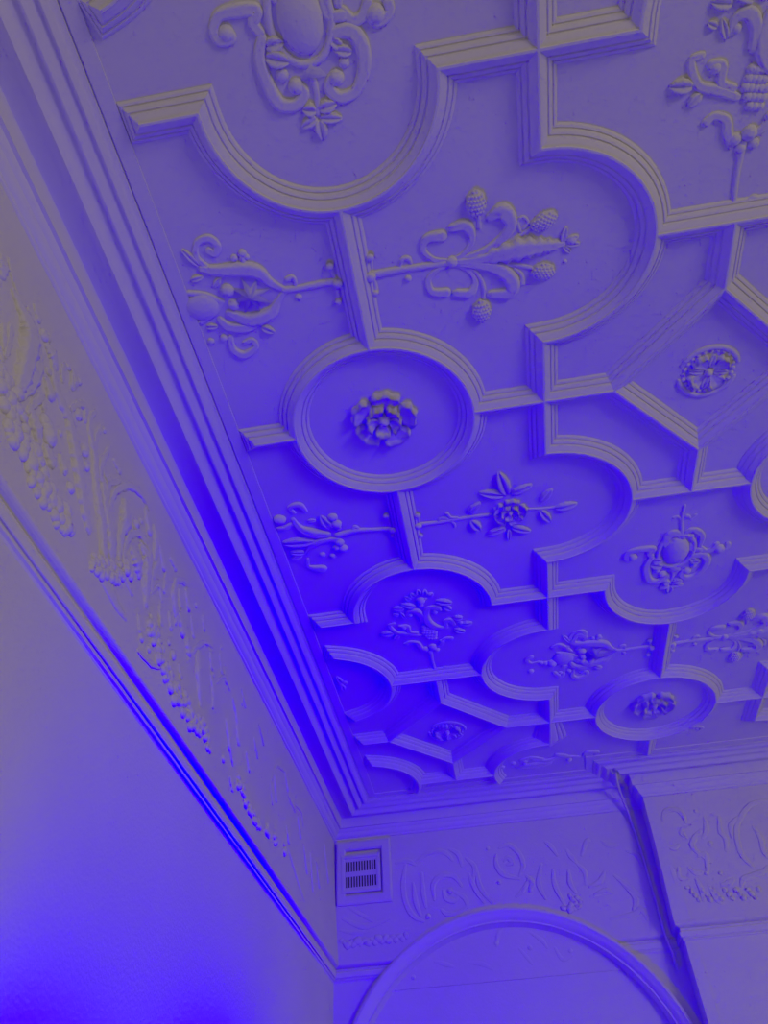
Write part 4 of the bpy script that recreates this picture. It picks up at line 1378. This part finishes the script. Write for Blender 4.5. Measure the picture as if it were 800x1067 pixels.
a = make_thing('round_rosette', surf_ceiling(2 * V + 0.006, 0.007), rosette(), 'beaded plaster rosette inside the right-hand diamond', C, 'plaster rosettes in diamonds')
copy_thing(a, surf_ceiling(0, 2.03, 0.3), 'faint plaster rosette inside the far left diamond')

# squeezed ornaments beside the end wall cornice
el = [('S', 'scroll', [(-0.05, 0.0), (-0.14, 0.02), (-0.22, 0.0), (-0.30, 0.03)], [.012, .012, .016, .010]),
      ('L', 'leaf', (-0.18, -0.02), (-0.40, -0.045), .05), ('L', 'leaf', (-0.10, 0.02), (-0.18, 0.06), .03), ('B', 'bud', (-0.10, -0.02), .02),
      ('S', 'scroll', [(-0.24, 0.02), (-0.30, 0.05), (-0.36, 0.03), (-0.33, 0.01)], [.01, .012, .012, .009]), ('B', 'bud', (-0.40, 0.01), .018),
      ('S', 'scroll', [(-0.02, 0.01), (0.0, 0.04), (0.05, 0.03), (0.04, 0.0)], [.012, .014, .013, .01]), ('B', 'bud', (-0.46, -0.02), .015), ('B', 'bud', (-0.34, -0.01), .016)]
make_thing('leafy_scroll', surf_ceiling(0.72, 2.46), build_parts(el), 'narrow plaster scroll squeezed against the cornice left of the chimney breast', C, GO)
el = [('S', 'scroll', [(-0.03, 0.0), (0.0, 0.03), (0.035, 0.01), (0.02, -0.015)], [.008, .010, .011, .009]), ('L', 'leaf', (-0.02, 0.0), (-0.12, -0.01), .02), ('B', 'bud', (0.01, 0.004), .012)]
make_thing('leaf_curl', surf_ceiling(1.27, 2.31), build_parts(el), 'small plaster curl against the cornice above the chimney breast', C, GO)

# ------------------------------------------------------------------ frieze relief on the left wall


def lean_left(x, y):           # the frieze leans out towards the bottom
    t = max(0.0, min(1.0, (-y - 0.09) / 0.66))
    return XW + 0.002 + 0.030 * t ** 1.5


GF = 'relief ornament of the left wall frieze'
for nm, key, lab in (
        ('acanthus_relief', 'frieze_leaves_near', 'tall plaster acanthus leaves on the frieze nearest the camera, left edge'),
        ('acanthus_relief', 'frieze_leaves_middle', 'arched plaster acanthus scroll in the middle of the left frieze'),
        ('acanthus_relief', 'frieze_leaves_far', 'slim plaster acanthus leaves on the farther half of the left frieze'),
        ('acanthus_relief', 'frieze_leaves_corner', 'faint plaster leaves on the left frieze just before the room corner'),
        ('fruit_garland', 'garland_near', 'lumpy plaster fruit garland hanging on the nearest part of the left frieze'),
        ('fruit_garland', 'garland_middle', 'second plaster fruit garland halfway along the left frieze'),
        ('fruit_garland', 'garland_far', 'shallow third plaster garland of the left frieze near the corner')):
    make_thing(nm, LEFT, build_parts(D[key], hz=0.8, relief=0.5 if 'garland' in key else 0.72, zoff=lean_left, cluster=True), lab, 'frieze ornament', GF, M_FRIEZE)


def lean_end(x, y):
    return -YW + lean_left(x, y) - XW


def lean_breast(x, y):
    return -YB + lean_left(x, y) - XW


GE = 'low relief ornament of the end wall frieze'
make_thing('scroll_relief', END, build_parts(D['end_scroll'], hz=0.5, relief=0.8, zoff=lean_end), 'shallow plaster spiral scroll above the left part of the arch', 'frieze ornament', GE, M_FRIEZE)
make_thing('scroll_relief', END, build_parts(D['end_scroll2'], hz=0.5, relief=0.75, zoff=lean_end), 'shallow plaster leaf scrolls above the right part of the arch', 'frieze ornament', GE, M_FRIEZE)
make_thing('scroll_relief', END, build_parts(D['breast_scroll'], hz=0.5, relief=0.75, zoff=lean_breast), 'shallow plaster scrolls on the frieze of the chimney breast', 'frieze ornament', GE, M_FRIEZE)
make_thing('garland_relief', END, build_parts(D['corner_garland'], hz=0.45, relief=0.5, zoff=lean_end), 'shallow plaster garland under the vent grille in the corner', 'frieze ornament', GE, M_FRIEZE)
make_thing('leaf_relief', END, build_parts(D['alcove_relief'], hz=0.4, relief=0.5, zoff=lambda x, y: -(YW + 0.066)), 'faint plaster leaf marks inside the arched recess', 'frieze ornament', GE, M_FRIEZE)

# ------------------------------------------------------------------ vent grille
root = bpy.data.objects.new('vent_grille', None)
COL.objects.link(root)
root.location = (-0.61, YW - 0.024, CREST - 0.295)
tag(root, 'square plaster-framed vent grille with two rows of slots in the corner of the frieze', 'vent')


def frame_mesh(x0, x1, z0, z1, t, y0, y1, bev):
    """picture-frame of four mitred sides, bevelled towards the opening"""
    Vv, F = [], []
    cor = [(x0, z0), (x1, z0), (x1, z1), (x0, z1)]
    inn = [(x0 + t, z0 + t), (x1 - t, z0 + t), (x1 - t, z1 - t), (x0 + t, z1 - t)]
    mid = [(x0 + bev, z0 + bev), (x1 - bev, z0 + bev), (x1 - bev, z1 - bev), (x0 + bev, z1 - bev)]
    mi2 = [(x0 + t - bev, z0 + t - bev), (x1 - t + bev, z0 + t - bev), (x1 - t + bev, z1 - t + bev), (x0 + t - bev, z1 - t + bev)]
    for ring, y in ((cor, y1), (cor, y0 + bev * 0.5), (mid, y0), (mi2, y0), (inn, y0 + bev), (inn, y1)):
        Vv += [(x, y, z) for x, z in ring]
    for r in range(6):
        for i in range(4):
            a, b = r * 4 + i, r * 4 + (i + 1) % 4
            c, d = ((r + 1) % 6) * 4 + (i + 1) % 4, ((r + 1) % 6) * 4 + i
            F.append((a, b, c, d))
    return mesh_of(Vv, F)


new_obj('surround', frame_mesh(-0.137, 0.172, -0.158, 0.186, 0.052, -0.008, 0.02, 0.008), M_FRIEZE, root, smooth=False)
new_obj('frame', frame_mesh(-0.112, 0.114, -0.098, 0.108, 0.022, -0.011, 0.02, 0.005), M_GRILLE, root, smooth=False)
new_obj('shade_backing', box_mesh(-0.105, 0.107, 0.0025, 0.0050, -0.092, 0.102), M_SLOT_SHADE, root, smooth=False)  # thin dark sheet: the hollow's shade painted behind the slotted plate
# slotted plate: a grid of cells, the slots left open, every edge given its thickness
nb = 12
xs = [-0.095]
for i in range(nb):
    x0 = -0.088 + i * 0.0150
    xs += [x0 + 0.0028, x0 + 0.0112]
xs.append(0.097)
zs = [-0.080, -0.068, -0.010, 0.016, 0.072, 0.090]
bm = bmesh.new()
grid = [[bm.verts.new((x, -0.006, z)) for z in zs] for x in xs]
for i in range(len(xs) - 1):
    for j in range(len(zs) - 1):
        if i % 2 == 1 and j in (1, 3):
            continue
        bm.faces.new((grid[i][j], grid[i + 1][j], grid[i + 1][j + 1], grid[i][j + 1]))
ret = bmesh.ops.extrude_face_region(bm, geom=bm.faces[:])
bmesh.ops.translate(bm, vec=(0, 0.007, 0), verts=[v for v in ret['geom'] if isinstance(v, bmesh.types.BMVert)])
bmesh.ops.recalc_face_normals(bm, faces=bm.faces)
me = bpy.data.meshes.new('grille')
bm.to_mesh(me)
bm.free()
new_obj('slotted_plate', me, M_GRILLE, root, smooth=False)

# ------------------------------------------------------------------ cable in the corner by the chimney breast


def tube(pts, r, n=10):
    P = catmull(pts, 10)
    Vv, F = [], []
    for i, p in enumerate(P):
        a, b = Vector(P[max(0, i - 1)]), Vector(P[min(len(P) - 1, i + 1)])
        d = (b - a).normalized()
        u = d.cross(Vector((0, 0, 1)))
        u = u.normalized() if u.length > 1e-4 else Vector((1, 0, 0))
        w = d.cross(u)
        for j in range(n):
            t = 2 * PI * j / n
            q = Vector(p) + (u * math.cos(t) + w * math.sin(t)) * r
            Vv.append(tuple(q))
    for i in range(len(P) - 1):
        for j in range(n):
            a, b = i * n + j, i * n + (j + 1) % n
            F.append((a, b, b + n, a + n))
    F.append(tuple(range(n)))
    F.append(tuple((len(P) - 1) * n + j for j in range(n)))
    return mesh_of(Vv, F)


o = new_obj('wall_cable', tube([(0.872, 2.64, CREST + 0.01), (0.868, 2.66, CREST - 0.02), (0.885, 2.75, CREST - 0.040), (0.905, 2.83, CREST - 0.075), (0.925, 2.885, CREST - 0.14),
                                (0.938, 2.892, CREST - 0.30), (0.940, 2.880, CREST - 0.55), (0.940, 2.866, CREST - 0.76), (0.950, 2.868, CREST - 0.83), (0.957, 2.895, CREST - 0.90)], 0.0085), M_CABLE)
tag(o, 'painted cable running down the corner beside the chimney breast from a hole in the cornice', 'cable')
